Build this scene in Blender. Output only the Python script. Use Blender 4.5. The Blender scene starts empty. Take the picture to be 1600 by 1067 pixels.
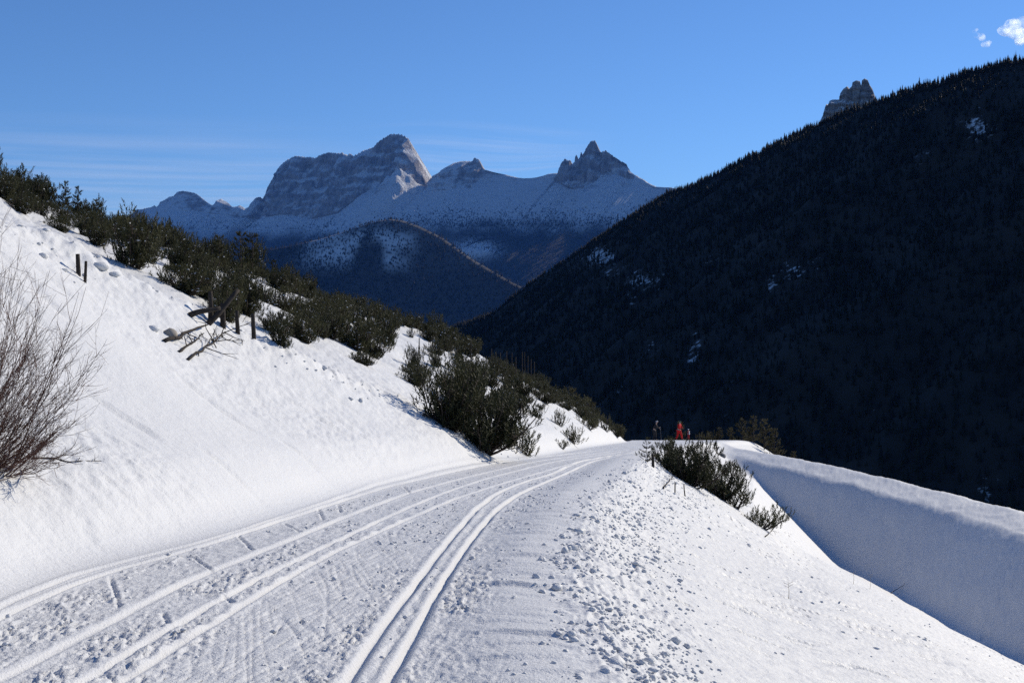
import bpy, math, random
import numpy as np
from mathutils import Vector

SC = bpy.context.scene
COL = SC.collection
R = math.radians
F = 1867.0            # focal length in photograph pixels
HZ = 480.0            # row of the horizon in the photograph
random.seed(7)
RNG = np.random.default_rng(11)

# ------------------------------------------------------------------ camera
cam_d = bpy.data.cameras.new('camera')
cam_d.sensor_width = 36.0
cam_d.lens = 36.0 * F / 1600.0
cam_d.shift_y = -(533.5 - HZ) / 1600.0
cam_d.clip_start = 0.1
cam_d.clip_end = 80000.0
cam = bpy.data.objects.new('camera', cam_d)
cam.location = (0, 0, 0)
cam.rotation_euler = (R(90), 0, 0)
COL.objects.link(cam)
SC.camera = cam

# ------------------------------------------------------------------ sky and sun
SUN_AZ, SUN_EL = R(51), R(28.5)
SUN = Vector((math.sin(SUN_AZ) * math.cos(SUN_EL), math.cos(SUN_AZ) * math.cos(SUN_EL), math.sin(SUN_EL)))
world = bpy.data.worlds.new('World')
SC.world = world
world.use_nodes = True
wn, wl = world.node_tree.nodes, world.node_tree.links
wn.clear()
w_out = wn.new('ShaderNodeOutputWorld')
w_bg = wn.new('ShaderNodeBackground')
w_bg.inputs['Strength'].default_value = 0.125
w_sky = wn.new('ShaderNodeTexSky')
w_sky.sky_type = 'NISHITA'
w_sky.sun_disc = False
w_sky.sun_elevation = SUN_EL
w_sky.sun_rotation = SUN_AZ
w_sky.altitude = 1600.0
w_sky.air_density = 1.0
w_sky.dust_density = 0.0
w_sky.ozone_density = 9.0
wl.new(w_sky.outputs[0], w_bg.inputs['Color'])
wl.new(w_bg.outputs[0], w_out.inputs['Surface'])

sun_d = bpy.data.lights.new('sun', 'SUN')
sun_d.energy = 4.75
sun_d.angle = R(0.53)
sun_d.color = (1.0, 0.915, 0.765)
sun = bpy.data.objects.new('sun', sun_d)
sun.rotation_mode = 'QUATERNION'
sun.rotation_quaternion = SUN.to_track_quat('Z', 'Y')
sun.location = (60, 40, 60)
COL.objects.link(sun)

SC.view_settings.view_transform = 'Standard'
SC.view_settings.look = 'None'
SC.view_settings.exposure = 0.03
SC.view_settings.gamma = 1.0
SC.view_settings.use_curve_mapping = False
SC.render.engine = 'CYCLES'
SC.cycles.use_denoising = False
SC.cycles.use_adaptive_sampling = False
SC.cycles.max_bounces = 5
SC.cycles.diffuse_bounces = 3
SC.cycles.glossy_bounces = 1
SC.cycles.transmission_bounces = 2
SC.cycles.transparent_max_bounces = 40
SC.cycles.volume_bounces = 0

# ------------------------------------------------------------------ helpers
def tag(o, label=None, cat=None, group=None, kind=None):
    if label: o['label'] = label
    if cat: o['category'] = cat
    if group: o['group'] = group
    if kind: o['kind'] = kind
    return o

def empty(name, loc=(0, 0, 0), rz=0.0, scale=1.0):
    o = bpy.data.objects.new(name, None)
    COL.objects.link(o)
    o.location = loc
    o.rotation_euler = (0, 0, rz)
    o.scale = (scale,) * 3
    o.empty_display_size = 0.2
    return o

def link(name, me, parent=None):
    o = bpy.data.objects.new(name, me)
    COL.objects.link(o)
    if parent: o.parent = parent
    return o

def make_mesh(name, V, Fc, mat=None, smooth=False, attrs=None):
    """V (n,3) array; Fc list of face arrays, each (m,k)."""
    V = np.asarray(V, dtype=np.float32)
    if isinstance(Fc, np.ndarray): Fc = [Fc]
    me = bpy.data.meshes.new(name)
    me.vertices.add(len(V))
    me.vertices.foreach_set('co', V.ravel())
    idx = np.concatenate([np.asarray(f, dtype=np.int32).ravel() for f in Fc])
    tot = np.concatenate([np.full(len(f), f.shape[1], dtype=np.int32) for f in Fc])
    st = np.concatenate([[0], np.cumsum(tot)[:-1]]).astype(np.int32)
    me.loops.add(len(idx))
    me.loops.foreach_set('vertex_index', idx)
    me.polygons.add(len(tot))
    me.polygons.foreach_set('loop_start', st)
    me.polygons.foreach_set('loop_total', tot)
    if smooth:
        me.polygons.foreach_set('use_smooth', np.ones(len(tot), dtype=bool))
    me.update(calc_edges=True)
    for k, a in (attrs or {}).items():
        at = me.attributes.new(k, 'FLOAT', 'POINT')
        at.data.foreach_set('value', np.asarray(a, dtype=np.float32))
    if mat: me.materials.append(mat)
    return me

def grid_faces(nr, nc):
    i = np.arange(nr * nc).reshape(nr, nc)
    return np.stack([i[:-1, :-1], i[:-1, 1:], i[1:, 1:], i[1:, :-1]], -1).reshape(-1, 4)

class MB:
    """collects triangles and quads into one mesh"""
    def __init__(s): s.V = []; s.T = []; s.Q = []; s.n = 0
    def add(s, V, T=None, Q=None):
        V = np.asarray(V, float).reshape(-1, 3)
        if T is not None and len(T): s.T.append(np.asarray(T, int).reshape(-1, 3) + s.n)
        if Q is not None and len(Q): s.Q.append(np.asarray(Q, int).reshape(-1, 4) + s.n)
        s.V.append(V); s.n += len(V)
    def tube(s, pts, rad, k=5, cap=True):
        pts = np.asarray(pts, float); n = len(pts)
        rad = np.broadcast_to(np.asarray(rad, float), (n,))
        t = np.gradient(pts, axis=0); t /= np.linalg.norm(t, axis=1)[:, None] + 1e-9
        ref = np.array([0.31, 0.52, 0.8]); ref = ref / np.linalg.norm(ref)
        if abs(np.dot(t.mean(0), ref)) > 0.9 * np.linalg.norm(t.mean(0)): ref = np.array([1.0, 0, 0])
        a = np.cross(t, ref); a /= np.linalg.norm(a, axis=1)[:, None] + 1e-9
        b = np.cross(t, a)
        an = np.arange(k) * 2 * np.pi / k
        V = pts[:, None] + rad[:, None, None] * (np.cos(an)[None, :, None] * a[:, None] + np.sin(an)[None, :, None] * b[:, None])
        i = np.arange(n * k).reshape(n, k)
        Q = np.stack([i[:-1], np.roll(i[:-1], -1, 1), np.roll(i[1:], -1, 1), i[1:]], -1).reshape(-1, 4)
        T = None
        if cap:
            T = [(i[-1, 0], i[-1, j], i[-1, j + 1]) for j in range(1, k - 1)] + [(i[0, 0], i[0, j + 1], i[0, j]) for j in range(1, k - 1)]
        s.add(V.reshape(-1, 3), T, Q)
    def mesh(s, name, mat, smooth=False):
        fs = []
        if s.T: fs.append(np.concatenate(s.T))
        if s.Q: fs.append(np.concatenate(s.Q))
        return make_mesh(name, np.concatenate(s.V), fs, mat, smooth)

# ---- gradient noise in numpy
def _hash(ix, iy, iz, seed):
    h = (ix.astype(np.int64) * 374761393 + iy.astype(np.int64) * 668265263 + iz.astype(np.int64) * 2147483647 + seed * 974634777) & 0xffffffff
    h = ((h ^ (h >> 13)) * 1274126177) & 0xffffffff
    h = ((h ^ (h >> 16)) * 2246822519) & 0xffffffff
    return (h ^ (h >> 15)) & 0xffffffff

def noise2(x, y, seed=0):
    ix, iy = np.floor(x), np.floor(y)
    fx, fy = x - ix, y - iy
    u = fx * fx * fx * (fx * (fx * 6 - 15) + 10); v = fy * fy * fy * (fy * (fy * 6 - 15) + 10)
    z = np.zeros_like(ix)
    def g(dx, dy):
        a = _hash(ix + dx, iy + dy, z, seed) * (2 * np.pi / 4294967296.0)
        return np.cos(a) * (fx - dx) + np.sin(a) * (fy - dy)
    return 1.5 * ((g(0, 0) * (1 - u) + g(1, 0) * u) * (1 - v) + (g(0, 1) * (1 - u) + g(1, 1) * u) * v)

def fbm2(x, y, oct=4, seed=0, gain=0.5, lac=2.03):
    s = 0; a = 1.0; n = 0
    for o in range(oct):
        s = s + a * noise2(x, y, seed + o * 17); n += a
        x, y, a = x * lac + 3.7, y * lac - 1.9, a * gain
    return s / n

def ridged2(x, y, oct=4, seed=0, gain=0.5):
    s = 0; a = 1.0; n = 0
    for o in range(oct):
        s = s + a * (1 - 2 * np.abs(noise2(x, y, seed + o * 17))); n += a
        x, y, a = x * 2.1 + 5.1, y * 2.1 - 2.3, a * gain
    return s / n

def noise3(x, y, z, seed=0):
    ix, iy, iz = np.floor(x), np.floor(y), np.floor(z)
    fx, fy, fz = x - ix, y - iy, z - iz
    sm = lambda f: f * f * f * (f * (f * 6 - 15) + 10)
    u, v, w = sm(fx), sm(fy), sm(fz)
    def g(a, b, c): return _hash(ix + a, iy + b, iz + c, seed) / 2147483648.0 - 1.0
    x00 = g(0,0,0)*(1-u)+g(1,0,0)*u; x10 = g(0,1,0)*(1-u)+g(1,1,0)*u
    x01 = g(0,0,1)*(1-u)+g(1,0,1)*u; x11 = g(0,1,1)*(1-u)+g(1,1,1)*u
    return (x00*(1-v)+x10*v)*(1-w) + (x01*(1-v)+x11*v)*w

def fbm3(x, y, z, oct=4, seed=0):
    s = 0; a = 1.0; n = 0
    for o in range(oct):
        s = s + a * noise3(x, y, z, seed + o * 13); n += a
        x, y, z, a = x * 2.05 + 1.3, y * 2.05 + 4.1, z * 2.05 - 2.7, a * 0.5
    return s / n

def sstep(a, b, x):
    t = np.clip((x - a) / (b - a), 0, 1)
    return t * t * (3 - 2 * t)

def curve(pts, sm=1.0):
    """smoothed lookup through (y, value) pairs"""
    p = np.array(sorted(pts), float)
    ys = np.arange(p[0, 0], p[-1, 0] + 0.25, 0.25)
    vs = np.interp(ys, p[:, 0], p[:, 1])
    k = max(1, int(sm / 0.25))
    ker = np.exp(-0.5 * (np.arange(-3 * k, 3 * k + 1) / k) ** 2); ker /= ker.sum()
    pad = np.concatenate([vs[0] - (vs[1] - vs[0]) * np.arange(3 * k, 0, -1), vs, vs[-1] + (vs[-1] - vs[-2]) * np.arange(1, 3 * k + 1)])
    vs = np.convolve(pad, ker, 'valid')
    return lambda y: np.interp(y, ys, vs)

def smax(a, b, k):
    h = np.clip(0.5 + 0.5 * (a - b) / k, 0, 1)
    return b * (1 - h) + a * h + k * h * (1 - h)

# ---- node material helpers
class NT:
    def __init__(s, name):
        s.m = bpy.data.materials.new(name); s.m.use_nodes = True
        s.n, s.l = s.m.node_tree.nodes, s.m.node_tree.links
        s.bsdf = s.n['Principled BSDF']; s.out = s.n['Material Output']
        s.bsdf.inputs['Specular IOR Level'].default_value = 0.2
        s.bsdf.inputs['Roughness'].default_value = 0.8
    def new(s, t, **kw):
        o = s.n.new(t)
        for k, v in kw.items(): setattr(o, k, v)
        return o
    def coords(s, kind='Object', scale=(1, 1, 1), rot=(0, 0, 0)):
        tc = s.new('ShaderNodeTexCoord'); mp = s.new('ShaderNodeMapping')
        mp.inputs['Scale'].default_value = scale; mp.inputs['Rotation'].default_value = rot
        s.l.new(tc.outputs[kind], mp.inputs[0]); return mp.outputs[0]
    def noise(s, vec, scale, detail=4, rough=0.55):
        n = s.new('ShaderNodeTexNoise')
        n.inputs['Scale'].default_value = scale; n.inputs['Detail'].default_value = detail; n.inputs['Roughness'].default_value = rough
        if vec is not None: s.l.new(vec, n.inputs['Vector'])
        return n.outputs['Fac']
    def ramp(s, fac, stops):
        r = s.new('ShaderNodeValToRGB'); e = r.color_ramp.elements
        while len(e) < len(stops): e.new(0.5)
        for i, (p, c) in enumerate(stops):
            e[i].position = p; e[i].color = (*c, 1) if len(c) == 3 else c
        s.l.new(fac, r.inputs[0]); return r.outputs[0]
    def mix(s, fac, a, b):
        m = s.new('ShaderNodeMix', data_type='RGBA')
        for sock, v in ((m.inputs[0], fac), (m.inputs[6], a), (m.inputs[7], b)):
            if isinstance(v, (int, float)): sock.default_value = v
            elif isinstance(v, tuple): sock.default_value = (*v, 1)
            else: s.l.new(v, sock)
        return m.outputs[2]
    def math(s, op, a, b=0.0, clamp=False):
        m = s.new('ShaderNodeMath', operation=op, use_clamp=clamp)
        for sock, v in ((m.inputs[0], a), (m.inputs[1], b)):
            if isinstance(v, (int, float)): sock.default_value = v
            else: s.l.new(v, sock)
        return m.outputs[0]
    def attr(s, name):
        a = s.new('ShaderNodeAttribute', attribute_name=name); return a.outputs['Fac']
    def color(s, c):
        if isinstance(c, tuple): s.bsdf.inputs['Base Color'].default_value = (*c, 1)
        else: s.l.new(c, s.bsdf.inputs['Base Color'])
    def bump(s, h, dist, strength=1.0, prev=None):
        b = s.new('ShaderNodeBump'); b.inputs['Distance'].default_value = dist; b.inputs['Strength'].default_value = strength
        s.l.new(h, b.inputs['Height'])
        if prev is not None: s.l.new(prev, b.inputs['Normal'])
        s.l.new(b.outputs[0], s.bsdf.inputs['Normal']); return b.outputs[0]

def simple_mat(name, c, rough=0.8, var=0.25, scale=6.0):
    m = NT(name)
    n = m.noise(m.coords('Object'), scale, 3)
    d = tuple(x * (1 - var) for x in c); l = tuple(min(1, x * (1 + var)) for x in c)
    m.color(m.ramp(n, [(0.3, d), (0.7, l)])); m.bsdf.inputs['Roughness'].default_value = rough
    return m.m

# ------------------------------------------------------------------ snow materials
def snow_mat(name, kind):
    m = NT(name)
    v = m.coords('Object')
    big = m.noise(v, 0.35, 3)
    m.color(m.ramp(big, [(0.3, (0.625, 0.63, 0.64)), (0.7, (0.665, 0.665, 0.665))]))
    m.bsdf.inputs['Roughness'].default_value = 0.55
    m.bsdf.inputs['Specular IOR Level'].default_value = 0.25
    if kind == 'road':
        g = m.noise(v, 26.0, 4, 0.65)
        b = m.bump(g, 0.016, 1.0)
        b = m.bump(m.noise(v, 70.0, 2), 0.006, 0.8, b)
        st = m.noise(m.coords('Object', (30, 1.6, 8), (0, 0, R(8))), 1.0, 3)
        b = m.bump(st, 0.006, 0.25, b)
    else:
        g = m.noise(v, 14.0, 5, 0.62)
        b = m.bump(g, 0.016, 0.9)
        b = m.bump(m.noise(v, 45.0, 3, 0.7), 0.008, 0.9, b)
        st = m.noise(m.coords('Object', (1.2, 9, 3), (0, 0, R(-25) if kind == 'slope' else R(20))), 1.0, 4, 0.6)
        b = m.bump(st, 0.03, 0.35 if kind == 'bank' else 0.8, b)
    return m.m

M_ROAD = snow_mat('groomed_snow', 'road')
M_BANK = snow_mat('bank_snow', 'bank')
M_SLOPE = snow_mat('slope_snow', 'slope')

# ------------------------------------------------------------------ the near ground
zr = curve([(-10, -1.6), (0, -1.65), (7, -2.17), (11, -2.47), (18, -3.0), (25, -3.6), (33, -4.25), (45, -5.5), (60, -7.0), (80, -9.1),
            (95, -10.7), (109, -12.1), (115, -12.9), (125, -15.5), (140, -22), (160, -34)], 2.0)
XL = curve([(-10, -3.7), (8.7, -3.75), (11.5, -3.86), (13.3, -3.4), (15.7, -2.95), (21.3, -2.28), (25.8, -1.38), (30.6, -0.33), (42, 1.5),
            (58, 4.0), (88, 8.6), (109, 11.0), (125, 14), (160, 20)], 1.2)
XR = curve([(-10, 0.4), (0, 0.3), (6.9, 0.11), (9.4, 0.0), (11.8, 0.09), (14.9, 0.36), (19.6, 0.84), (24, 1.54), (30.6, 2.6), (39, 3.9),
            (50, 5.6), (62, 8.0), (85, 12.7), (95, 15.8), (109, 20), (125, 27), (160, 40)], 1.2)
HT = curve([(-10, 8), (10, 8), (22, 9), (35, 9.5), (45, 9.6), (52, 9.4), (58, 8.7), (62, 8.3), (72, 7.0), (82, 5.2), (92, 3.9), (100, 1.5), (108, 0.1), (120, 0), (160, 0)], 3.0)
UT = curve([(-10, 17), (10, 18), (22, 20), (35, 21.5), (45, 21.3), (52, 20.8), (58, 19.5), (62, 16.5), (72, 12.4), (82, 9.8), (92, 6.2), (100, 3.5), (108, 3), (160, 3)], 3.0)
HB = curve([(-10, 5.2), (20, 5.2), (24, 4.8), (25.5, 3.8), (27, 3.0), (31.5, 2.1), (35, 1.0), (39, 0.0), (45, -2), (60, -6), (160, -20)], 1.0)

SPUR = np.array([(9, 118, -13.4), (13, 111, -12.3), (16.2, 100, -11.35), (17.3, 92, -10.9), (18.4, 85, -10.45), (21.4, 80, -10.6), (24.2, 75, -10.95), (26.3, 70, -11.15),
                 (27.2, 63.5, -10.95), (27.0, 55, -10.5), (27.2, 45, -10.3), (28.5, 30, -11), (31, 8, -12.5), (34, -12, -15)], float)
def _dense(P, n=60, k=5):
    s = np.concatenate([[0], np.cumsum(np.linalg.norm(np.diff(P[:, :2], axis=0), axis=1))])
    t = np.linspace(0, s[-1], n)
    Q = np.stack([np.interp(t, s, P[:, i]) for i in range(3)], 1)
    ker = np.ones(k) / k
    Qp = np.concatenate([np.repeat(Q[:1], k // 2, 0), Q, np.repeat(Q[-1:], k // 2, 0)])
    return np.stack([np.convolve(Qp[:, i], ker, 'valid') for i in range(3)], 1)
SPURD = _dense(SPUR)

def spur_height(x, y):
    best = np.full(x.shape, 1e9); zc = np.zeros(x.shape); sd = np.zeros(x.shape); al = np.zeros(x.shape)
    acc = 0.0
    for a, b in zip(SPURD[:-1], SPURD[1:]):
        d = b - a; L2 = d[0] ** 2 + d[1] ** 2
        t = np.clip(((x - a[0]) * d[0] + (y - a[1]) * d[1]) / L2, 0, 1)
        ex, ey = x - a[0] - t * d[0], y - a[1] - t * d[1]
        q = np.hypot(ex, ey)
        m = q < best
        best = np.where(m, q, best); zc = np.where(m, a[2] + t * d[2], zc)
        sd = np.where(m, (ex * d[1] - ey * d[0]) / math.sqrt(L2), sd)
        al = np.where(m, acc + t * math.sqrt(L2), al)
        acc += math.sqrt(L2)
    lip = 1.3 + 1.0 * sstep(20, 48, al) + 0.25 * noise2(al * 0.15, al * 0 + 0.5, 5)
    gul = np.where(sd > 0, best, 0); far = np.where(sd > 0, 0, best)
    z = zc - 0.13 * np.minimum(gul, lip) - 0.92 * (np.maximum(gul - lip, 0) - 0.5 * (1 - np.exp(-np.maximum(gul - lip, 0) / 0.5)))
    z = z - 0.62 * (far - 1.2 * (1 - np.exp(-far / 1.2)))
    z = z + 0.12 * fbm2(x * 0.35, y * 0.35, 3, 55) + 0.05 * np.exp(-((gul - lip) / 1.0) ** 2) * noise2(al * 0.8, gul * 0.6, 56) + 0.05 * fbm2(x * 1.6, y * 1.6, 3, 57)
    return z

def ground_base(x, y):
    x = np.asarray(x, float); y = np.asarray(y, float)
    r = zr(y); xl = XL(y); xr = XR(y)
    # hillside and cut bank on the left
    u = np.maximum(xl - x, 0)
    ut, ht = UT(y), HT(y)
    hill = ht * (1 - np.clip(1 - u / ut, 0, 1) ** 1.35) - 0.28 * np.maximum(u - ut, 0)
    hill = hill + sstep(2, 8, u) * (0.55 * fbm2(x * 0.11, y * 0.11, 3, 31) + 0.22 * fbm2(x * 0.45, y * 0.45, 2, 32)) * sstep(110, 60, y)
    ub = 0.9 + 0.35 * noise2(y * 0.35, y * 0 + 3.3, 8)
    rise = np.maximum(u - ub, 0)
    bank = 0.76 * rise * (1 - np.exp(-rise / 0.6)) + 0.05 * u
    hb = HB(y) + 0.25 * noise2(y * 0.45, y * 0, 4)
    top = hb + 0.06 * (u - hb / 0.76)
    bank = -smax(-bank, -top, 0.5)
    left = np.where(u > 0, smax(hill - 0.35 * sstep(1.5, 0, u), bank, 0.35) - 0.0875 * 0, 0)
    left = np.where(u > 0, left * sstep(0, 0.9, u) , 0)
    # right side: embankment below the road, then the long even slope
    plane = -1.60 - 0.07 * y - 0.40 * (x - 0.05) - 1.2 * sstep(7, 22, x) + 0.25 * fbm2(x * 0.12, y * 0.12, 3, 51) * sstep(0.5, 4, x - xr)
    we = np.maximum(x - xr - 0.5, 0)
    emb = r - 0.62 * we - 0.30 * np.maximum(we - 4, 0)
    w = np.maximum(x - xr, 0)
    right = smax(np.minimum(plane, r + 0.02), emb, 0.35)
    right = r + (right - r) * sstep(0.0, 1.2, w)
    z = np.where(x < xl, r + left, np.where(x > xr, right, r))
    sp = spur_height(x, y)
    z = np.where((x > xr), smax(z, sp, 0.7), z)
    return z

# groomed track lines, as x over y on the road (photograph points dropped onto the road)
def road_pt(px, py):
    y = 6.0
    for _ in range(60):
        y = 0.5 * y + 0.5 * (-float(zr(y)) / ((py - HZ) / F))
    return ((px - 800) / F * y, y)
def track(pts, extend=True):
    P = sorted([road_pt(*p) for p in pts], key=lambda q: q[1])
    P = [(q[1], q[0]) for q in P]
    d = (P[1][1] - P[0][1]) / (P[1][0] - P[0][0])
    P = [(-8, P[0][1] - d * (P[0][0] + 8))] + P
    P.append((160, P[-1][1] + 0.22 * (160 - P[-1][0])))
    return curve(P, 0.5)
T_R1 = track([(543, 1067), (585, 1000), (640, 925), (702, 845), (745, 795), (780, 769), (820, 753), (862, 741), (905, 722)])
T_R2 = track([(607, 1067), (640, 1010), (682, 930), (736, 845), (778, 795), (812, 772), (850, 755), (884, 741), (925, 722)])
T_M1 = track([(125, 1067), (215, 1012), (300, 962), (400, 907), (500, 858), (570, 825), (630, 797), (700, 768), (760, 748)])
T_M2 = track([(185, 1067), (260, 1020), (330, 976), (420, 920), (510, 868), (590, 832), (650, 806), (715, 778), (790, 754)])
T_B = track([(0, 1060), (80, 1020), (150, 985), (220, 945), (300, 905), (380, 873), (450, 845), (560, 800), (640, 770), (720, 748)])
T_A1 = track([(0, 966), (60, 936), (120, 913), (180, 890), (240, 876), (330, 850), (420, 821), (500, 795), (600, 763), (700, 740)])
T_A2 = track([(0, 950), (50, 925), (110, 902), (160, 886), (220, 872), (300, 852), (390, 826), (470, 800), (580, 764), (680, 741)])

def ground_detail(x, y):
    """fine relief: ski tracks, crumbs, ripples on the berm, wind crust"""
    xl, xr = XL(y), XR(y)
    near = sstep(60, 25, y)
    inroad = sstep(xl - 0.15, xl + 0.25, x) * sstep(xr + 0.1, xr - 0.5, x)
    z = np.zeros_like(x)
    clear = np.ones_like(x)
    eps = 0.05
    for T, dep, wid, lip in ((T_R1, .046, .034, .013), (T_R2, .050, .034, .013), (T_M1, .032, .030, .009), (T_M2, .032, .030, .009),
                             (T_B, .034, .040, .010), (T_A1, .034, .032, .014), (T_A2, .022, .030, .016)):
        c = T(y); sl = (T(y + eps) - T(y - eps)) / (2 * eps)
        wob = 0.012 * noise2(y * 1.3, y * 0 + dep * 100, 77)
        d = (x - c - wob) / np.sqrt(1 + sl * sl)
        ww = np.maximum(wid, 0.0014 * y)
        fade = sstep(62, 40, y) * (0.85 + 0.3 * noise2(y * 0.8, y * 0 + 9, 12))
        z += fade * (-dep * np.exp(-(np.abs(d) / ww) ** 3) + lip * np.exp(-((d - 2.1 * ww) / ww) ** 2) + lip * 0.9 * np.exp(-((d + 2.1 * ww) / ww) ** 2))
        clear *= 1 - np.exp(-(d / (2.6 * ww)) ** 4)
    # crumbly bands between the tracks
    fr = (x - xl) / np.maximum(xr - xl, 0.5)
    band = 0.55 + 0.45 * np.sin(0) + 0.0 * fr
    q = T_M2(y); a = T_R1(y); b = T_R2(y)
    smooth_mid = np.exp(-(((x - (0.55 * q + 0.45 * a)) / 0.42) ** 4)) + np.exp(-(((x - (b + 0.75)) / 0.16) ** 2)) + np.exp(-(((x - 0.5 * (a + b)) / 0.09) ** 4))
    patch = sstep(-0.35, 0.35, fbm2(x * 1.5, y * 0.7, 3, 41))
    crumb = np.clip(1 - 0.9 * smooth_mid, 0.06, 1) * (0.35 + 0.65 * patch)
    n1 = np.maximum(fbm2(x * 12, y * 6.5, 2, 61, 0.7) + 0.03, -0.12) * sstep(32, 12, y)
    n2 = fbm2(x * 4, y * 3, 2, 66)
    nf = np.maximum(fbm2(x * 24, y * 14, 2, 63, 0.7) + 0.02, -0.14) * sstep(15, 8, y)
    z += inroad * clear * near * (crumb * (0.040 * n1 + 0.050 * nf) + 0.014 * n2)
    z += inroad * (1 - near) * 0.03 * fbm2(x * 2.2, y * 0.6, 3, 67)
    # faint diagonal skating marks in the middle
    for an, sd in ((0.28, 71), (-0.22, 72), (0.10, 73)):
        s_ = x * math.cos(an) - y * math.sin(an); t_ = x * math.sin(an) + y * math.cos(an)
        l_ = noise2(s_ * 9, t_ * 0.35, sd)
        z += -0.010 * inroad * clear * near * np.exp(-(l_ / 0.06) ** 2) * np.clip(smooth_mid + 0.15, 0, 1)
    # ski pole and ski cuts across the left lane
    for (px0, py0, px1, py1) in ((172, 903, 187, 948), (372, 838, 396, 860), (303, 872, 330, 890), (445, 818, 470, 832), (497, 795, 505, 812), (528, 789, 532, 800),
                                 (255, 958, 262, 975), (350, 930, 362, 942), (165, 1052, 180, 1067), (630, 760, 640, 770)):
        A = road_pt(px0, py0); B = road_pt(px1, py1)
        dx, dy = B[0] - A[0], B[1] - A[1]; L2 = dx * dx + dy * dy
        m = (np.abs(x - (A[0] + B[0]) / 2) < 1.5) & (np.abs(y - (A[1] + B[1]) / 2) < 2.0)
        if m.any():
            xs, ys = x[m], y[m]
            t = np.clip(((xs - A[0]) * dx + (ys - A[1]) * dy) / L2, 0, 1)
            d = np.hypot(xs - A[0] - t * dx, ys - A[1] - t * dy)
            z[m] += -0.022 * np.exp(-(d / 0.016) ** 2) + 0.006 * np.exp(-((d - 0.04) / 0.02) ** 2)
    # bars left in the middle track
    k = np.exp(-(((x - 0.5 * (T_M1(y) + q)) / 0.10) ** 4)) * sstep(22, 16, y)
    z += 0.016 * k * np.sign(noise2(y * 3.1 - x * 1.5, y * 0 + 4, 81)) * sstep(0.1, 0.3, np.abs(noise2(y * 3.1 - x * 1.5, y * 0 + 4, 81)))
    # berm with wind ripples
    db = x - xr
    z += 0.07 * np.exp(-((db + 0.05) / 0.45) ** 2) * sstep(75, 45, y)
    wv = y + 0.30 * fbm2(x * 0.9, y * 0.7, 3, 91) + 0.10 * db
    rip = 0
    for per, off, am in ((0.66, 0.0, 0.026), (0.39, 0.21, 0.022)):
        saw = ((wv + off) / per) % 1.0; cell = np.floor((wv + off) / per)
        pk = _hash(cell.astype(np.int64), cell.astype(np.int64) * 0, cell.astype(np.int64) * 0, 92) / 4294967296.0
        pos = 0.06 + 0.22 * (pk - 0.5) * 2
        wid = 0.16 + 0.30 * ((pk * 7.3) % 1.0)
        rip = rip + am * (0.2 + 1.0 * ((pk * 3.7) % 1.0)) * np.where(saw > 0.14, ((1 - saw) / 0.86) ** 1.5, saw / 0.14) * np.exp(-((db - pos) / wid) ** 2)
    z += rip * sstep(30, 20, y)
    # crumbled strip beside the berm
    strip = sstep(0.15, 0.6, db) * sstep(2.0, 0.8, db + 0.6 * noise2(y * 0.5, y * 0, 93)) * sstep(55, 35, y)
    z += strip * (0.045 * np.maximum(fbm2(x * 12, y * 6, 2, 95, 0.7), -0.15) + 0.05 * fbm2(x * 2.2, y * 1.8, 2, 96))
    # wind crust on the open slopes
    out_r = sstep(0.6, 2.0, db)
    c1, s1 = math.cos(-0.55), math.sin(-0.55)
    p, q2 = x * c1 - y * s1, x * s1 + y * c1
    st = ridged2(p * 0.55, q2 * 4.2, 3, 101)
    holes = sstep(0.36, 0.50, noise2(p * 0.8, q2 * 5.0, 103)) * sstep(-0.25, 0.2, fbm2(x * 0.25, y * 0.25, 2, 104))
    z += out_r * (0.026 * st - 0.10 * holes) * (0.15 + 0.85 * sstep(46, 40, x + 0.44 * y))
    z += out_r * 0.022 * fbm2(x * 4.5, y * 4.5, 4, 105, 0.6)
    u = np.maximum(xl - x, 0)
    out_l = sstep(0.3, 1.4, u)
    c2, s2 = math.cos(0.12), math.sin(0.12)
    p, q2 = x * c2 - y * s2, x * s2 + y * c2
    st = ridged2(p * 0.5, q2 * 3.0, 3, 111)
    rough = sstep(-0.15, 0.4, fbm2(x * 0.16, y * 0.16, 2, 112) + 0.25 * sstep(18, 26, y))
    z += out_l * (0.004 + 0.034 * rough) * st * 0.8
    z += out_l * (0.016 + rough * 0.046) * fbm2(x * 3.6, y * 4.2, 4, 113, 0.6)
    pit = np.exp(-((x + 4.05) / 0.55) ** 2 - ((y - 12.6) / 0.8) ** 2)
    z += out_l * pit * (0.16 + 0.10 * fbm2(x * 4.5, y * 4.5, 3, 118))
    grv = sstep(0.5, 0.66, noise2(p * 0.35, q2 * 2.2, 114))
    z -= out_l * 0.05 * grv
    # slumped lumps of snow along the top of the bank
    hb = np.maximum(HB(y), 0) / 0.76
    lump = np.exp(-((u - hb - 0.3) / 0.9) ** 2) * sstep(37, 33, y) * sstep(14, 19, y)
    z += lump * (0.17 * np.maximum(fbm2(x * 1.1, y * 1.1, 3, 115), -0.2) + 0.10 * fbm2(x * 4, y * 4, 2, 116))
    return z

def ground(x, y):
    x = np.asarray(x, float); y = np.asarray(y, float)
    return ground_base(x, y) + ground_detail(x, y)

def g1(x, y):
    return float(ground_base(np.array([x]), np.array([y]))[0] + ground_detail(np.array([x]), np.array([y]))[0])

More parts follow.
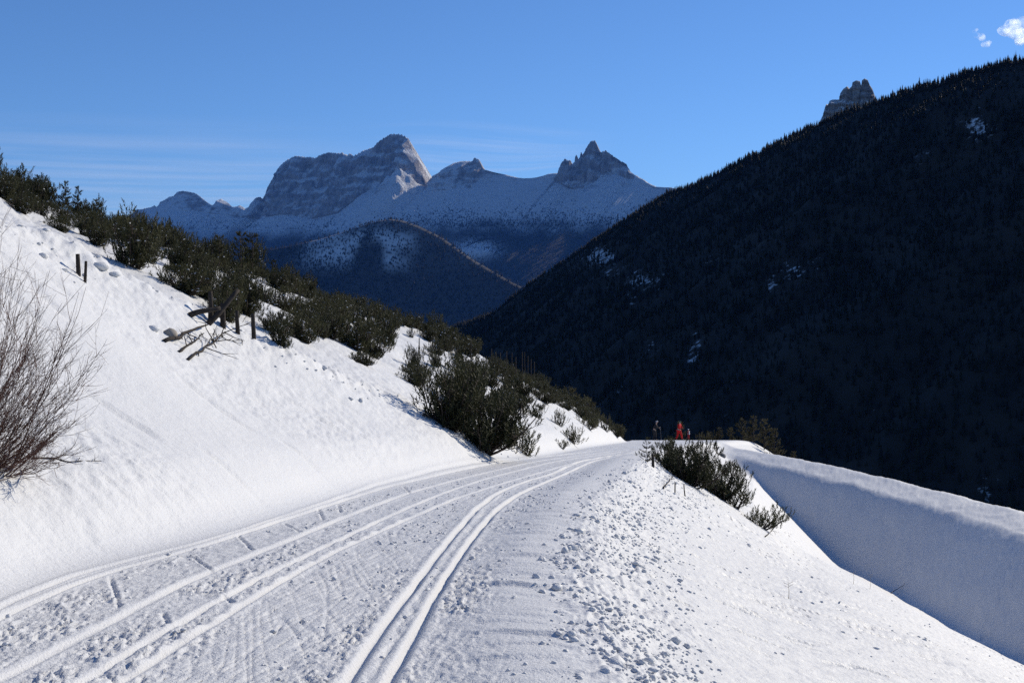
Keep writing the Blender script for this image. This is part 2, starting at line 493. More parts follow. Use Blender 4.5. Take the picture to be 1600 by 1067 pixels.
_ray_y = np.concatenate([np.arange(4, 60, 0.15), np.arange(60, 135, 0.3)])
def hit(px, py, dmin=4.0, dmax=200):
    """first point of the near ground under photograph pixel (px, py)"""
    yy = _ray_y[(_ray_y >= dmin) & (_ray_y <= dmax)]
    xx = (px - 800) / F * yy; zz = (HZ - py) / F * yy
    g = ground_base(xx, yy)
    k = np.nonzero(g >= zz)[0]
    if not len(k): return None
    i = k[0]
    if i > 0:
        a, b = (zz[i - 1] - g[i - 1]), (g[i] - zz[i])
        t = a / (a + b + 1e-9); Y = yy[i - 1] + t * (yy[i] - yy[i - 1])
    else: Y = yy[0]
    return ((px - 800) / F * Y, Y, (HZ - py) / F * Y)

# mesh with rows and columns that thin out with distance
rows = [-5.0]
while rows[-1] < 4.0: rows.append(rows[-1] + 0.2)
while rows[-1] < 150: rows.append(rows[-1] + (0.0032 if rows[-1] < 16 else 0.0047) * (rows[-1] + 1.5))
rows = np.array(rows)
ts = np.concatenate([-0.46 - 0.9 * np.linspace(1, 0, 90, endpoint=False) ** 1.6, np.linspace(-0.46, 0.46, 1010), 0.46 + 0.9 * np.linspace(0, 1, 91)[1:] ** 1.6])
YY, TT = np.meshgrid(rows, ts, indexing='ij')
XX = TT * (YY + 5.6 * sstep(60, -5, YY)) + 0.0
ZZ = ground(XX, YY)
NR, NC = XX.shape
GV = np.stack([XX, YY, ZZ], -1).reshape(-1, 3)
GF = grid_faces(NR, NC)
fc = GV[GF].mean(1)
side = np.where(fc[:, 0] < XL(fc[:, 1]) - 0.35, 0, np.where(fc[:, 0] > XR(fc[:, 1]) + 0.25, 2, 1))
for k, (nm, mt, lb) in enumerate((('snow_bank', M_BANK, 'sunlit snow bank and hillside above the ski road'),
                                  ('ski_road', M_ROAD, 'groomed snow road with cross country ski tracks'),
                                  ('snow_slope', M_SLOPE, 'wind crusted snow slope falling into the gully with its shaded far wall'))):
    f = GF[side == k]
    used = np.unique(f); remap = np.zeros(len(GV), np.int64); remap[used] = np.arange(len(used))
    tag(link(nm, make_mesh(nm, GV[used], remap[f], mt, True)), lb, kind='structure')
del XX, YY, ZZ, TT

# ------------------------------------------------------------------ far ground
def rock_snow_mat(name, rock_a, rock_b, snow_lo, snow_hi, u=1.0):
    """grey rock with snow lying where the face is not too steep; vertex attribute 'rock' raises the rock"""
    m = NT(name)
    v = m.coords('Object')
    geo = m.new('ShaderNodeNewGeometry'); sep = m.new('ShaderNodeSeparateXYZ'); m.l.new(geo.outputs['Normal'], sep.inputs[0])
    n1 = m.noise(v, 0.0045 / u, 6, 0.65)
    n2 = m.noise(m.coords('Object', (0.010 / u, 0.010 / u, 0.026 / u)), 1.0, 6, 0.7)
    n3 = m.noise(v, 0.020 / u, 6, 0.75)
    n4 = m.noise(m.coords('Object', (0.030 / u, 0.030 / u, 0.004 / u)), 1.0, 5, 0.7)
    rk = m.ramp(m.math('ADD', m.math('MULTIPLY', n2, 0.5), m.math('MULTIPLY', n4, 0.5)), [(0.36, rock_a), (0.62, rock_b)])
    e = m.math('ADD', sep.outputs['Z'], m.math('MULTIPLY', m.math('SUBTRACT', n2, 0.5), 0.9))
    e = m.math('ADD', e, m.math('MULTIPLY', m.math('SUBTRACT', n1, 0.5), 1.5))
    e = m.math('ADD', e, m.math('MULTIPLY', m.math('SUBTRACT', n3, 0.5), 0.9))
    e = m.math('SUBTRACT', e, m.math('MULTIPLY', m.attr('rock'), 0.34))
    mr = m.new('ShaderNodeMapRange'); mr.inputs[1].default_value = snow_lo; mr.inputs[2].default_value = snow_hi
    m.l.new(e, mr.inputs[0])
    fac = mr.outputs[0]
    sn = m.mix(fac, rk, (0.66, 0.67, 0.69))
    m.color(m.mix(m.attr('wood'), sn, (0.045, 0.042, 0.036)))
    m.bsdf.inputs['Roughness'].default_value = 0.85
    e_ = m.math('ADD', n2, m.math('ADD', m.math('MULTIPLY', n3, 0.6), m.math('MULTIPLY', n4, 1.1)))
    m.bump(e_, 26.0 * u, 1.0)
    return m.m

U = 1.8      # the range is drawn up in units of 1.8 m
M_RANGE = rock_snow_mat('mountain_rock_and_snow', (0.17, 0.155, 0.15), (0.50, 0.45, 0.43), 0.05, 0.46, U)

vg = NT('valley_floor'); vg.color((0.04, 0.045, 0.05))
s_ = np.array([-15500, 15500], float)
me = make_mesh('valley_floor', [(-29000, -4500, -300), (29000, -4500, -300), (29000, 31000, -300), (-29000, 31000, -300)], np.array([[0, 1, 2, 3]]), vg.m)
tag(link('valley_floor', me), 'dark wooded valley floor far below the ski road', kind='structure')

# ---- the mountain range on the skyline
SIL = [(120, 372), (160, 362), (186, 350), (197, 340), (208, 333), (211, 328), (222, 327), (236, 324), (241, 321), (246, 324), (250, 316), (258, 312), (264, 308), (271, 306.5), (277, 300),
       (286, 298.5), (296, 300), (305, 302), (314, 308), (322, 315), (330, 320.5), (337, 320), (342, 319), (344, 313), (346, 311), (350, 314), (355, 316), (359, 320), (364, 324), (370, 323),
       (375, 321), (380, 324), (386, 328), (391, 323), (396, 319), (399, 310), (405, 307.5), (410, 311), (414, 305), (417.5, 294), (425, 281), (436, 261), (442, 255), (449, 250), (455, 247), (461, 244),
       (469, 245), (477, 246), (487, 246.5), (494, 247), (496, 245), (502, 242), (508, 240), (514, 239), (524, 239.5), (533, 240), (535, 238), (537, 241), (544, 242.5), (547, 240), (550, 242.5), (553, 244), (564, 238),
       (573, 234), (583, 231.5), (589, 224), (595, 219), (602, 215), (608, 212), (613, 210), (620, 210), (627, 211), (633, 214), (638, 217.5), (641, 224), (644, 230), (649, 241), (653.5, 249), (655, 256),
       (656.5, 264), (659, 271), (661, 277), (662.5, 288), (663.5, 297), (664.6, 298), (665.6, 292), (666.5, 286), (672, 280), (679, 275), (688, 269), (697.5, 264), (703, 259), (710, 255), (718, 253), (726, 252), (733, 252.5), (738, 252.5),
       (741, 247), (745, 248), (749, 250), (752, 256), (754, 263), (757, 265), (760, 266), (770, 269), (779, 271), (790, 273), (797.5, 275), (810, 278), (819, 279), (830, 278.5), (838, 277.5), (848, 275),
       (857, 272), (866, 271), (874, 270.6), (876, 261), (879, 253), (883.5, 248), (886.5, 252), (890.6, 250), (894, 256.5), (897.5, 255), (898.5, 245), (900.6, 243), (903, 250), (906, 247), (907.4, 239.5), (908.5, 239),
       (909.6, 244), (913, 238), (916, 232), (919, 227), (922, 223), (925.6, 220.6), (930, 220), (932.5, 227), (934.5, 232), (936.6, 236), (939.7, 239), (943, 237), (947.5, 236), (952, 240), (957, 244), (963, 248), (969, 252),
       (974, 254), (979, 258), (982, 263), (985, 269), (989, 272), (994, 274), (1000, 278), (1007, 281.5), (1013, 286), (1019, 289), (1026, 292), (1032, 292.5), (1040, 293), (1047, 293), (1070, 298), (1110, 306), (1160, 318)]
SIL = np.array(SIL)
CLIFF = np.array([(120, 372), (200, 345), (300, 330), (380, 338), (415, 345), (470, 338), (520, 345), (560, 335), (600, 300), (640, 303), (664, 302), (690, 300), (730, 300), (760, 285), (800, 281), (860, 278), (880, 285), (905, 296), (925, 298),
                  (945, 278), (965, 272), (985, 280), (1000, 284), (1050, 296), (1160, 320)], float)
ROCKY = np.array([(120, .25), (200, .25), (390, .3), (415, .75), (450, .8), (560, .72), (600, .9), (663, .95), (667, .7), (720, .35), (735, .5), (752, .6), (762, .0), (870, -.1), (876, 1.0), (935, 1.05), (985, .9), (1000, .3), (1050, .1), (1160, .1)], float)

def range_mesh(name, px0, px1, label, step=0.9):
    px = np.linspace(px0, px1, int(round((px1 - px0) / step)) + 1)
    sil = np.interp(px, SIL[:, 0], SIL[:, 1]); cb = np.maximum(np.interp(px, CLIFF[:, 0], CLIFF[:, 1]), sil + 2)
    rk = np.interp(px, ROCKY[:, 0], ROCKY[:, 1])
    sil = sil - np.clip(rk, 0, 1) * (1.5 * ridged2(px / 5.5, px * 0, 3, 251) + 1.2 * np.sign(noise2(px / 2.4, px * 0 + 3, 252)) * 0.5 - 0.4)
    yc = 10500 - (px - 200) * 3.0
    xc = (px - 800) / F * yc; zc = (HZ - sil) / F * yc
    zb = (HZ - cb) / F * yc
    D = np.array([-0.56, -0.83])
    nb, n1, n2, n3 = 5, 46, 60, 44
    # runs measured downhill from the crest
    Vs = []; rock = []; amp = []
    for k in range(nb, 0, -1):
        run = -k * 60.0
        Vs.append(np.stack([xc + D[0] * run, yc + D[1] * run, zc - 55.0 * k], 1)); rock.append(rk * 0.5); amp.append(np.zeros_like(px))
    slope_c = np.where(rk > 0.6, 2.4, 1.1)
    run_c = (zc - zb) / slope_c
    for k in range(n1):
        t = k / (n1 - 1)
        Vs.append(np.stack([xc + D[0] * run_c * t, yc + D[1] * run_c * t, zc + (zb - zc) * t], 1))
        rock.append(rk * (1 - 0.25 * t)); amp.append(np.full_like(px, min(1, t * 6)))
    z_ap = (HZ - 362) / F * yc
    run_a = (zb - z_ap) / 0.70
    for k in range(1, n2 + 1):
        t = k / n2
        Vs.append(np.stack([xc + D[0] * (run_c + run_a * t), yc + D[1] * (run_c + run_a * t), zb + (z_ap - zb) * t], 1))
        rock.append(rk * 0.75 * (1 - t) ** 2 - 0.5 * t * sstep(0, 0.1, rk * 0 + t)); amp.append(np.full_like(px, 0.6))
    z_en = (HZ - 540) / F * yc
    run_f = (z_ap - z_en) / 0.60
    for k in range(1, n3 + 1):
        t = k / n3
        Vs.append(np.stack([xc + D[0] * (run_c + run_a + run_f * t), yc + D[1] * (run_c + run_a + run_f * t), z_ap + (z_en - z_ap) * t], 1))
        rock.append(np.full_like(px, -0.6)); amp.append(np.full_like(px, 0.6))
    V = np.stack(Vs); rock = np.stack(rock); amp = np.stack(amp)
    x, y, z = V[..., 0].copy(), V[..., 1].copy(), V[..., 2].copy()
    rkp = np.clip(rock, 0, 1)
    # buttresses and gullies of the cliffs: pushed in and out along the slope direction
    along = x * 0.83 - y * 0.56
    n = 85 * (1 - 2 * np.abs(fbm3(along / 300, z * 0 + 1, z / 900, 4, 201))) - 25
    n = n + 55 * fbm3(along / 90, z / 330, y / 500, 4, 205) + 22 * fbm3(along / 28, z / 80, y / 60, 3, 206)
    led = 9 * np.sin(z / 13 + 3.5 * noise2(along / 160, z / 120, 207)) * rkp
    push = amp * ((0.25 + 0.9 * rkp) * n * np.clip((zc - zb) / 140, 0.25, 1)[None, :] + led)
    # soft snow relief below
    push = push + amp * (1 - rkp) * (45 * fbm3(x / 700, y / 700, z / 900, 4, 211) + 34 * (1 - 2 * np.abs(fbm3(along / 300, z / 700, y / 1500, 3, 213))) - 10)
    x = x + D[0] * push; y = y + D[1] * push
    # rock bands showing through the apron
    rb = sstep(0.18, 0.36, fbm3(along / 330, z / 120, y * 0, 4, 215)) * sstep(0.02, 0.3, amp)
    zpx = HZ - z / y * F; zx = 800 + x / y * F
    rb2 = sstep(0.10, 0.22, fbm3(along / 160, z / 38, y / 900, 4, 216)) * sstep(0.02, 0.3, amp)
    rock2 = rock + (0.75 * rb + 0.7 * rb2 * sstep(760, 560, zx)) * sstep(356, 335, zpx) * sstep(-0.3, 0.3, rock + 0.4)
    return x * U, y * U, np.maximum(z * U, -301), rock2, px

BUMPS = [((620, 316), 150 * U, 190 * U)]
TERR = [((745, 424), 75, 150), ((701, 371), 18, 55), ((907, 328), 40, 28), ((780, 306), 12, 70), ((704, 334), 9, 55), ((866, 327), 10, 55), ((655, 338), 8, 50), ((496, 297), 26, 40)]
CENT = None
def range_build(name, px0, px1, label):
    global CENT
    if CENT is None:
        CENT = []
        for a, b_ in ((400, 664.8), (664.8, 868), (868, 1160)):
            x, y, z, _, _ = range_mesh('', a, b_, '')
            d = [(800 + x / y * F - bx) ** 2 + (HZ - z / y * F - by) ** 2 for (bx, by), _, _ in BUMPS + TERR]
            CENT.append([(q.min(), (x.flat[q.argmin()], y.flat[q.argmin()], z.flat[q.argmin()])) for q in d])
        CENT = [min(c)[1] for c in zip(*CENT)]
    x, y, z, rk, px = range_mesh(name, px0, px1, label)
    zpx = HZ - z / y * F; xpx = 800 + x / y * F
    for ((bx, by), rad, h), c in zip(BUMPS, CENT):
        # a rib standing out of the slope
        d = np.hypot(((x - c[0]) * -0.56 + (y - c[1]) * -0.83) / 1.7, (x - c[0]) * 0.83 - (y - c[1]) * 0.56)
        b = h * np.exp(-(d / rad) ** 2) * sstep(by - 26, by - 8, zpx)
        z = z + b * (1 + 0.35 * fbm2(x / 160, y / 160, 3, 217))
        rk = rk - 0.8 * np.exp(-(d / (rad * 0.9)) ** 2)
    c = CENT[len(BUMPS)]
    z = z + 150 * U * np.exp(-((x - c[0]) ** 2 + (y - c[1]) ** 2) / (270 * U) ** 2)      # wooded knoll, added to lift the clearing towards the sunlight
    for ((bx, by), ra, rc), c in zip(TERR, CENT[len(BUMPS):]):
        # a gently tilted shelf let into the slope, open snow in the sun
        up = (x - c[0]) * 0.56 + (y - c[1]) * 0.83; cr = (x - c[0]) * 0.83 - (y - c[1]) * 0.56
        w = np.exp(-(np.hypot(up / (ra * U), cr / (rc * U)) / 1.0) ** 4)
        z = z * (1 - w) + (c[2] + (152 * U if rc > 100 else 0) + 0.13 * up - 0.10 * cr) * w
        rk = rk - 1.2 * w
    V = np.stack([x, y, z], -1).reshape(-1, 3)
    zpx = HZ - z / y * F; xpx = 800 + x / y * F
    wood = sstep(352, 384, zpx + np.interp(xpx, [600, 690], [0, 14]) + 16 * fbm2(xpx / 40, zpx / 30, 3, 219)) * (1 - np.clip(np.exp(-((xpx - 740) / 34) ** 2 - ((zpx - 390) / 13) ** 2) * 1.6, 0, 1))
    me = make_mesh(name, V, grid_faces(*x.shape), M_RANGE, True, {'rock': rk.ravel(), 'wood': wood.ravel()})
    tag(link(name, me), label, kind='structure')
    return x, y, z

RG = []
RG.append(range_build('snowy_mountain', 120, 400, 'low snow covered mountain with a rounded top at the range end'))
RG.append(range_build('table_mountain', 400, 664.8, 'massive flat topped rock mountain with a domed summit'))
RG.append(range_build('snow_dome_mountain', 664.8, 868, 'rounded snow dome and saddle between the two rock peaks'))
RG.append(range_build('spire_mountain', 868, 1160, 'jagged rock spire above a smooth snow apron'))

# ---- forested hill in front of the range
HS = np.array([(200, 412), (300, 404), (400, 394), (450, 386), (500, 374), (540, 362), (570, 351), (592, 345), (612, 342), (630, 344), (655, 352), (690, 371), (715, 389), (740, 406), (770, 424), (800, 440), (850, 464), (900, 490), (960, 520), (1020, 560)], float)
px = np.arange(200, 1020, 2.0)
hs = np.interp(px, HS[:, 0], np.convolve(np.pad(HS[:, 1], 1, 'edge'), [0.15, 0.7, 0.15], 'valid'))
yc = np.full_like(px, 5600.0) - (px - 600) * 0.6
xc = (px - 800) / F * yc; zc = (HZ - hs) / F * yc
v = np.concatenate([np.arange(-240, 0, 60.0), np.linspace(0, 1100, 80)])
Vg, Cx = np.meshgrid(v, xc, indexing='ij'); Cy = np.broadcast_to(yc, Vg.shape); Cz = np.broadcast_to(zc, Vg.shape)
D = (-0.60, -0.80)
hx = Cx + D[0] * Vg; hy = Cy + D[1] * Vg
hz = Cz - np.where(Vg < 0, -Vg * 0.7, Vg * 0.92) + sstep(0, 120, Vg) * (30 * fbm2(hx / 330, hy / 330, 4, 221) + 8 * ridged2(hx / 160, hy / 160, 3, 222))
hx, hy, hz = hx * 1.5, hy * 1.5, np.maximum(hz * 1.5, -301)
mh = NT('forest_floor_snow')
nz = mh.noise(mh.coords('Object'), 0.004, 5, 0.6)
mh.color(mh.mix(mh.math('MULTIPLY', nz, mh.attr('snow'), True), (0.05, 0.045, 0.04), (0.64, 0.65, 0.67)))
hpx, hpy = 800 + hx / hy * F, HZ - hz / hy * F
hsnow = 1.5 * sstep(435, 400, hpy) * (0.25 + 0.75 * sstep(352, 372, hpy)) * sstep(420, 520, hpx) * sstep(-0.25, 0.2, fbm2(hx / 390, hy / 390, 3, 225) + 0.1) * (1 - 0.9 * sstep(625, 665, hpx))
me = make_mesh('forested_hill', np.stack([hx, hy, hz], -1).reshape(-1, 3), grid_faces(*hx.shape), mh.m, True, {'snow': hsnow.ravel()})
tag(link('forested_hill', me), 'blue forested hill with snow between its trees below the range', kind='structure')

# ---- the big shaded mountainside on the right
RS = [(2500, -60), (2150, 0), (1850, 48), (1700, 72), (1600, 92), (1560, 102), (1500, 122), (1440, 138), (1380, 156), (1330, 174), (1290, 190), (1240, 213), (1200, 233), (1150, 258), (1100, 284), (1070, 294), (1040, 305), (1000, 330),
      (960, 357), (920, 384), (880, 416), (855, 443), (835, 467), (800, 484), (760, 495), (720, 508), (690, 516), (640, 530), (560, 560)]
RS = np.array(RS, float)
_o = np.array([617.0, 1440.0]); _d = np.array([-0.50, 0.866])
def ridge_at(px, py):
    k = (px - 800) / F
    t = (_o[0] - k * _o[1]) / (k * _d[1] - _d[0])
    X = _o + _d * t
    return t, X[0], X[1], (HZ - py) / F * X[1]
RP = np.array([ridge_at(*p) for p in RS]); RP = RP[np.argsort(RP[:, 0])]
RT = np.arange(RP[0, 0], RP[-1, 0], 9.0)
_ker = np.exp(-0.5 * (np.arange(-6, 7) / 2.5) ** 2); _ker /= _ker.sum()
RZ = np.convolve(np.pad(np.interp(RT, RP[:, 0], RP[:, 3]), 6, 'edge'), _ker, 'valid')
DN = np.array([-0.83, -0.56])
def mtn(t, v):
    """point of the mountainside: t along the ridge, v metres down from it"""
    t = np.asarray(t, float); v = np.asarray(v, float)
    zc = np.interp(t, RT, RZ)
    x = _o[0] + _d[0] * t + DN[0] * v; y = _o[1] + _d[1] * t + DN[1] * v
    z = zc - np.where(v < 0, -0.5 * v, 0.70 * v - 0.00004 * v * v)
    k = sstep(0, 130, v)
    z = z + k * (38 * ridged2(t / 330, v / 1100, 3, 231) - 14 + 16 * fbm2(t / 120, v / 260, 4, 232))
    return x, y, np.maximum(z, -301)
tt = np.arange(RT[0], RT[-1], 9.0); vv = np.concatenate([np.arange(-160, 0, 40.0), np.arange(0, 1000, 8.0)])
Tg, Vg = np.meshgrid(tt, vv, indexing='ij')
mx, my, mz = mtn(Tg, Vg)
SNOWP = [((935, 400), (34, 20), 1.0), ((960, 425), (30, 14), .7), ((1005, 440), (36, 20), .9), ((985, 470), (14, 26), .5), ((1085, 545), (13, 36), .75), ((1015, 548), (16, 30), .5), ((1240, 425), (34, 12), .85), ((1205, 450), (12, 26), .8),
         ((1275, 412), (20, 10), .5), ((1530, 200), (24, 34), .9), ((1500, 235), (14, 14), .6), ((1440, 245), (22, 18), .6), ((1110, 408), (14, 24), .5), ((970, 620), (8, 40), .6), ((1415, 610), (36, 22), .4), ((1365, 640), (14, 16), .4),
         ((1275, 570), (10, 20), .35), ((1550, 765), (34, 30), .7), ((1155, 600), (24, 14), .4), ((1130, 455), (30, 20), .3), ((1180, 470), (20, 20), .3)]
def snow_patch(px, py):
    s = np.zeros_like(px)
    for (cx, cy), (rx, ry), a in SNOWP:
        s = np.maximum(s, 0.85 * a * np.exp(-((px - cx) / rx) ** 2 - ((py - cy) / ry) ** 2))
    return s
qx, qy = 800 + mx / np.maximum(my, 50) * F, HZ - mz / np.maximum(my, 50) * F
msn = snow_patch(qx, qy)
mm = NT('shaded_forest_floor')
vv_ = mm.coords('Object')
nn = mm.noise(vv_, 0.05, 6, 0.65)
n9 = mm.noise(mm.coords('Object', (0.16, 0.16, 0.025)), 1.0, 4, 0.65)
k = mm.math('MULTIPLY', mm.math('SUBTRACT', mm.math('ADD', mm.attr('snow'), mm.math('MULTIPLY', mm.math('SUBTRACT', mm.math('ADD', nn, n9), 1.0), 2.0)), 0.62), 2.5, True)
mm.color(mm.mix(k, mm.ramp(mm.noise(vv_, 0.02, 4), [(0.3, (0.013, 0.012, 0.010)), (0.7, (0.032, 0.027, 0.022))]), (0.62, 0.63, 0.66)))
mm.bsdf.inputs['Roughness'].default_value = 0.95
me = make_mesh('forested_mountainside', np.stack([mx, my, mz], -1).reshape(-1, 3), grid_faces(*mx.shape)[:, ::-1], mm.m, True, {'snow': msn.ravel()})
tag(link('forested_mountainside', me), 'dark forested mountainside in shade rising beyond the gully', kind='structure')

# ---- rock peak looking over the wooded ridge
PS = np.array([(1262, 215), (1276, 200), (1284, 184), (1286, 180), (1289, 168), (1291, 163), (1294, 164), (1296, 158), (1301, 156), (1311, 156), (1313, 146), (1318, 139), (1324, 135), (1327, 139), (1331, 135), (1332, 129), (1337.5, 126),
               (1343.6, 127), (1345.5, 134), (1347, 125.5), (1351, 123), (1356, 125.5), (1359.4, 134), (1363, 139), (1365.5, 146), (1370, 158), (1384, 172), (1400, 190)], float)
px = np.arange(1262, 1400, 0.5); s_ = np.interp(px, PS[:, 0], PS[:, 1])
yc = 3600.0
xc = (px - 800) / F * yc; zc = (HZ - s_) / F * yc
vs = np.concatenate([[-40, -20], np.linspace(0, 90, 50)])
Vg, Cx = np.meshgrid(vs, xc, indexing='ij'); Cz = np.broadcast_to(zc, Vg.shape)
k = sstep(0, 8, Vg)
zz = Cz - np.where(Vg < 0, -Vg * 2.0, Vg * 2.6)
pu = k * (26 * (1 - 2 * np.abs(fbm3(Cx / 55, Cx * 0, zz / 160, 4, 241))) - 8 + 9 * fbm3(Cx / 18, zz / 30, Cx * 0, 3, 243) + 4 * np.sign(np.sin(zz / 4 + 2 * noise2(Cx / 30, zz / 30, 244))))
M_PEAK = rock_snow_mat('peak_rock', (0.20, 0.185, 0.18), (0.42, 0.38, 0.36), 0.36, 0.62, 0.6)
me = make_mesh('rocky_peak', np.stack([Cx - 0.45 * (Vg + pu), np.full_like(Cx, yc) - 0.89 * (Vg + pu), zz], -1).reshape(-1, 3), grid_faces(*Cx.shape), M_PEAK, True, {'rock': np.full(Cx.size, 0.75)})
tag(link('rocky_peak', me), 'small jagged rock peak looking over the wooded ridge', kind='structure')

# ------------------------------------------------------------------ forest of the mountainside
def leaf_mat(name, a, b, transl=0.2):
    m = NT(name)
    oi = m.new('ShaderNodeObjectInfo')
    n = m.noise(m.coords('Object'), 2.3, 2)
    f = m.math('ADD', m.math('MULTIPLY', n, 0.7), m.math('MULTIPLY', oi.outputs['Random'], 0.35))
    c = m.ramp(f, [(0.25, a), (0.8, b)])
    m.color(c); m.bsdf.inputs['Roughness'].default_value = 0.7
    if transl:
        t = m.new('ShaderNodeBsdfTranslucent'); m.l.new(c, t.inputs['Color'])
        x = m.new('ShaderNodeMixShader'); x.inputs[0].default_value = transl
        m.l.new(m.bsdf.outputs[0], x.inputs[1]); m.l.new(t.outputs[0], x.inputs[2]); m.l.new(x.outputs[0], m.out.inputs['Surface'])
    return m.m

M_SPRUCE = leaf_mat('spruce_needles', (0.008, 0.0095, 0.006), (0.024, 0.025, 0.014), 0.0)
M_BARK = simple_mat('dark_bark', (0.055, 0.042, 0.034), 0.9, 0.35, 5)
M_WOOD = simple_mat('weathered_wood', (0.040, 0.033, 0.028), 0.9, 0.4, 12)
M_PINE = leaf_mat('pine_needles', (0.020, 0.024, 0.011), (0.066, 0.066, 0.030), 0.22)
M_OLIVE = leaf_mat('brownish_pine_needles', (0.035, 0.034, 0.016), (0.085, 0.072, 0.032), 0.22)
M_TWIG = simple_mat('reddish_twig_bark', (0.10, 0.054, 0.042), 0.8, 0.4, 4)

def spruce_crown(seed, thin=1.0):
    """spruce of unit height: ragged drooping tiers"""
    r = np.random.default_rng(seed); m = MB()
    nt = 9
    for i in range(nt):
        t = i / (nt - 1)
        z0 = 0.10 + 0.80 * t
        rad = (0.20 * (1 - t) ** 0.85 + 0.022) * thin * r.uniform(0.8, 1.2)
        hh = 0.17 * (1 - 0.45 * t)
        k = 9 if t < 0.7 else 6
        a = np.arange(2 * k) * np.pi / k + r.uniform(0, 6)
        rr = rad * np.where(np.arange(2 * k) % 2 == 0, r.uniform(0.75, 1.25, 2 * k), r.uniform(0.35, 0.6, 2 * k))
        zz = z0 - np.where(np.arange(2 * k) % 2 == 0, 0.035, 0.0) * (1 - t) + r.uniform(-0.01, 0.01, 2 * k)
        V = np.concatenate([np.stack([rr * np.cos(a), rr * np.sin(a), zz], 1), [[r.uniform(-.006, .006), r.uniform(-.006, .006), min(1.0, z0 + hh)]]])
        m.add(V, [(j, (j + 1) % (2 * k), 2 * k) for j in range(2 * k)])
    return m.mesh('spruce_crown', M_SPRUCE)

def larch_crown(seed):
    """bare larch of unit height: thin upswept branches"""
    r = np.random.default_rng(seed); m = MB()
    for i in range(46):
        t = r.uniform(0.12, 0.97); a = r.uniform(0, 6.28); L = (0.16 * (1 - t) + 0.02) * r.uniform(0.6, 1.2)
        d = np.array([math.cos(a), math.sin(a), r.uniform(-0.2, 0.4)]) * L
        p = np.array([0, 0, t]); s = np.array([-math.sin(a), math.cos(a), 0]) * 0.016
        m.add([p - s * 0.4, p + s * 0.4, p + d + s, p + d * 1.15 - s * 0.5 + [0, 0, 0.01]], None, [(0, 1, 2, 3)])
    return m.mesh('larch_crown', M_LARCH)
M_LARCH = leaf_mat('bare_larch_twigs', (0.030, 0.022, 0.016), (0.062, 0.044, 0.030), 0.0)

def trunk_mesh(r0=0.018, top=0.9):
    m = MB(); z = np.linspace(-0.06, top, 5)
    m.tube(np.stack([z * 0, z * 0, z], 1), r0 * (1 - 0.85 * np.linspace(0, 1, 5)), 5)
    return m.mesh('trunk', M_BARK)

CROWNS = [spruce_crown(1), spruce_crown(2, 0.8), spruce_crown(3, 1.1), spruce_crown(4, 0.65), larch_crown(5)]
TRUNK = trunk_mesh()

# candidate trees on the mountainside
N = 62000
ct = RNG.uniform(RT[0] + 20, RT[-1] - 20, N); cv = RNG.uniform(-6, 960, N)
nr = 4200
ct[:nr] = RNG.uniform(RT[0] + 20, RT[-1] - 20, nr); cv[:nr] = RNG.uniform(-8, 14, nr)
cx, cy, cz = mtn(ct, cv)
cpx, cpy = 800 + cx / cy * F, HZ - cz / cy * F
ch = RNG.uniform(7.0, 14.5, N) * (0.8 + 0.35 * noise2(ct / 60, cv / 60, 301)) * np.where(RNG.random(N) < 0.06, 1.35, 1)
# only what can be seen over the snow crest, with a margin for other viewpoints
CREST = np.array([(560, 470), (640, 505), (760, 570), (870, 605), (985, 690), (1110, 690), (1200, 708), (1300, 728), (1400, 752), (1500, 777), (1600, 803), (1750, 850)], float)
vis = (cpx > 600) & (cpx < 1760) & (cpy < np.interp(cpx, CREST[:, 0], CREST[:, 1]) + 40) & (cz > -295)
dens = 1 - 0.88 * np.clip(snow_patch(cpx, cpy) * 1.1 * sstep(-0.5, 0.2, fbm2(ct / 25, cv / 45, 2, 303) + 0.1), 0, 1)
keep = vis & (RNG.random(N) < dens)
cx, cy, cz, ch, cpx, cpy = [a[keep] for a in (cx, cy, cz, ch, cpx, cpy)]
kind = np.where(RNG.random(len(cx)) < 0.13 + 0.2 * (fbm2(cx / 160, cy / 160, 2, 305) > 0.25), 4, RNG.integers(0, 4, len(cx)))
size = ch / cy
infr = (cpx > 690) & (cpx < 1595) & (cpy < np.interp(cpx, CREST[:, 0], CREST[:, 1]) + 2) & (cpy > 90)
order = np.argsort(np.where(infr, -size, 0))
near_i = order[:300]; far_i = order[300:]
lab = {False: 'dark spruce standing in the shaded forest of the big mountainside', True: 'bare brown larch standing in the shaded forest of the big mountainside'}
first = {}
for i in near_i:
    kd = int(kind[i]); larch = kd == 4
    e = empty('larch_tree' if larch else 'spruce_tree', (cx[i], cy[i], cz[i] - 0.2), RNG.uniform(0, 6.28), float(ch[i]))
    q_ = 'tall' if ch[i] > 12.5 else 'short'
    w_ = 'above the far end of the snow crest' if cpx[i] > 1430 else 'above the middle of the snow crest' if cpx[i] > 1220 else 'behind the skiers and the road crest' if cpx[i] > 960 else 'behind the end of the snowy hillside'
    tag(e, f"{q_} {'bare brown larch' if larch else 'dark spruce'} in the shaded forest {w_}", 'tree', 'larches of the shaded mountainside' if larch else 'spruces of the shaded mountainside')
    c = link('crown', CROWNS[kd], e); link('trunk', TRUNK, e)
    first.setdefault(kd, c)

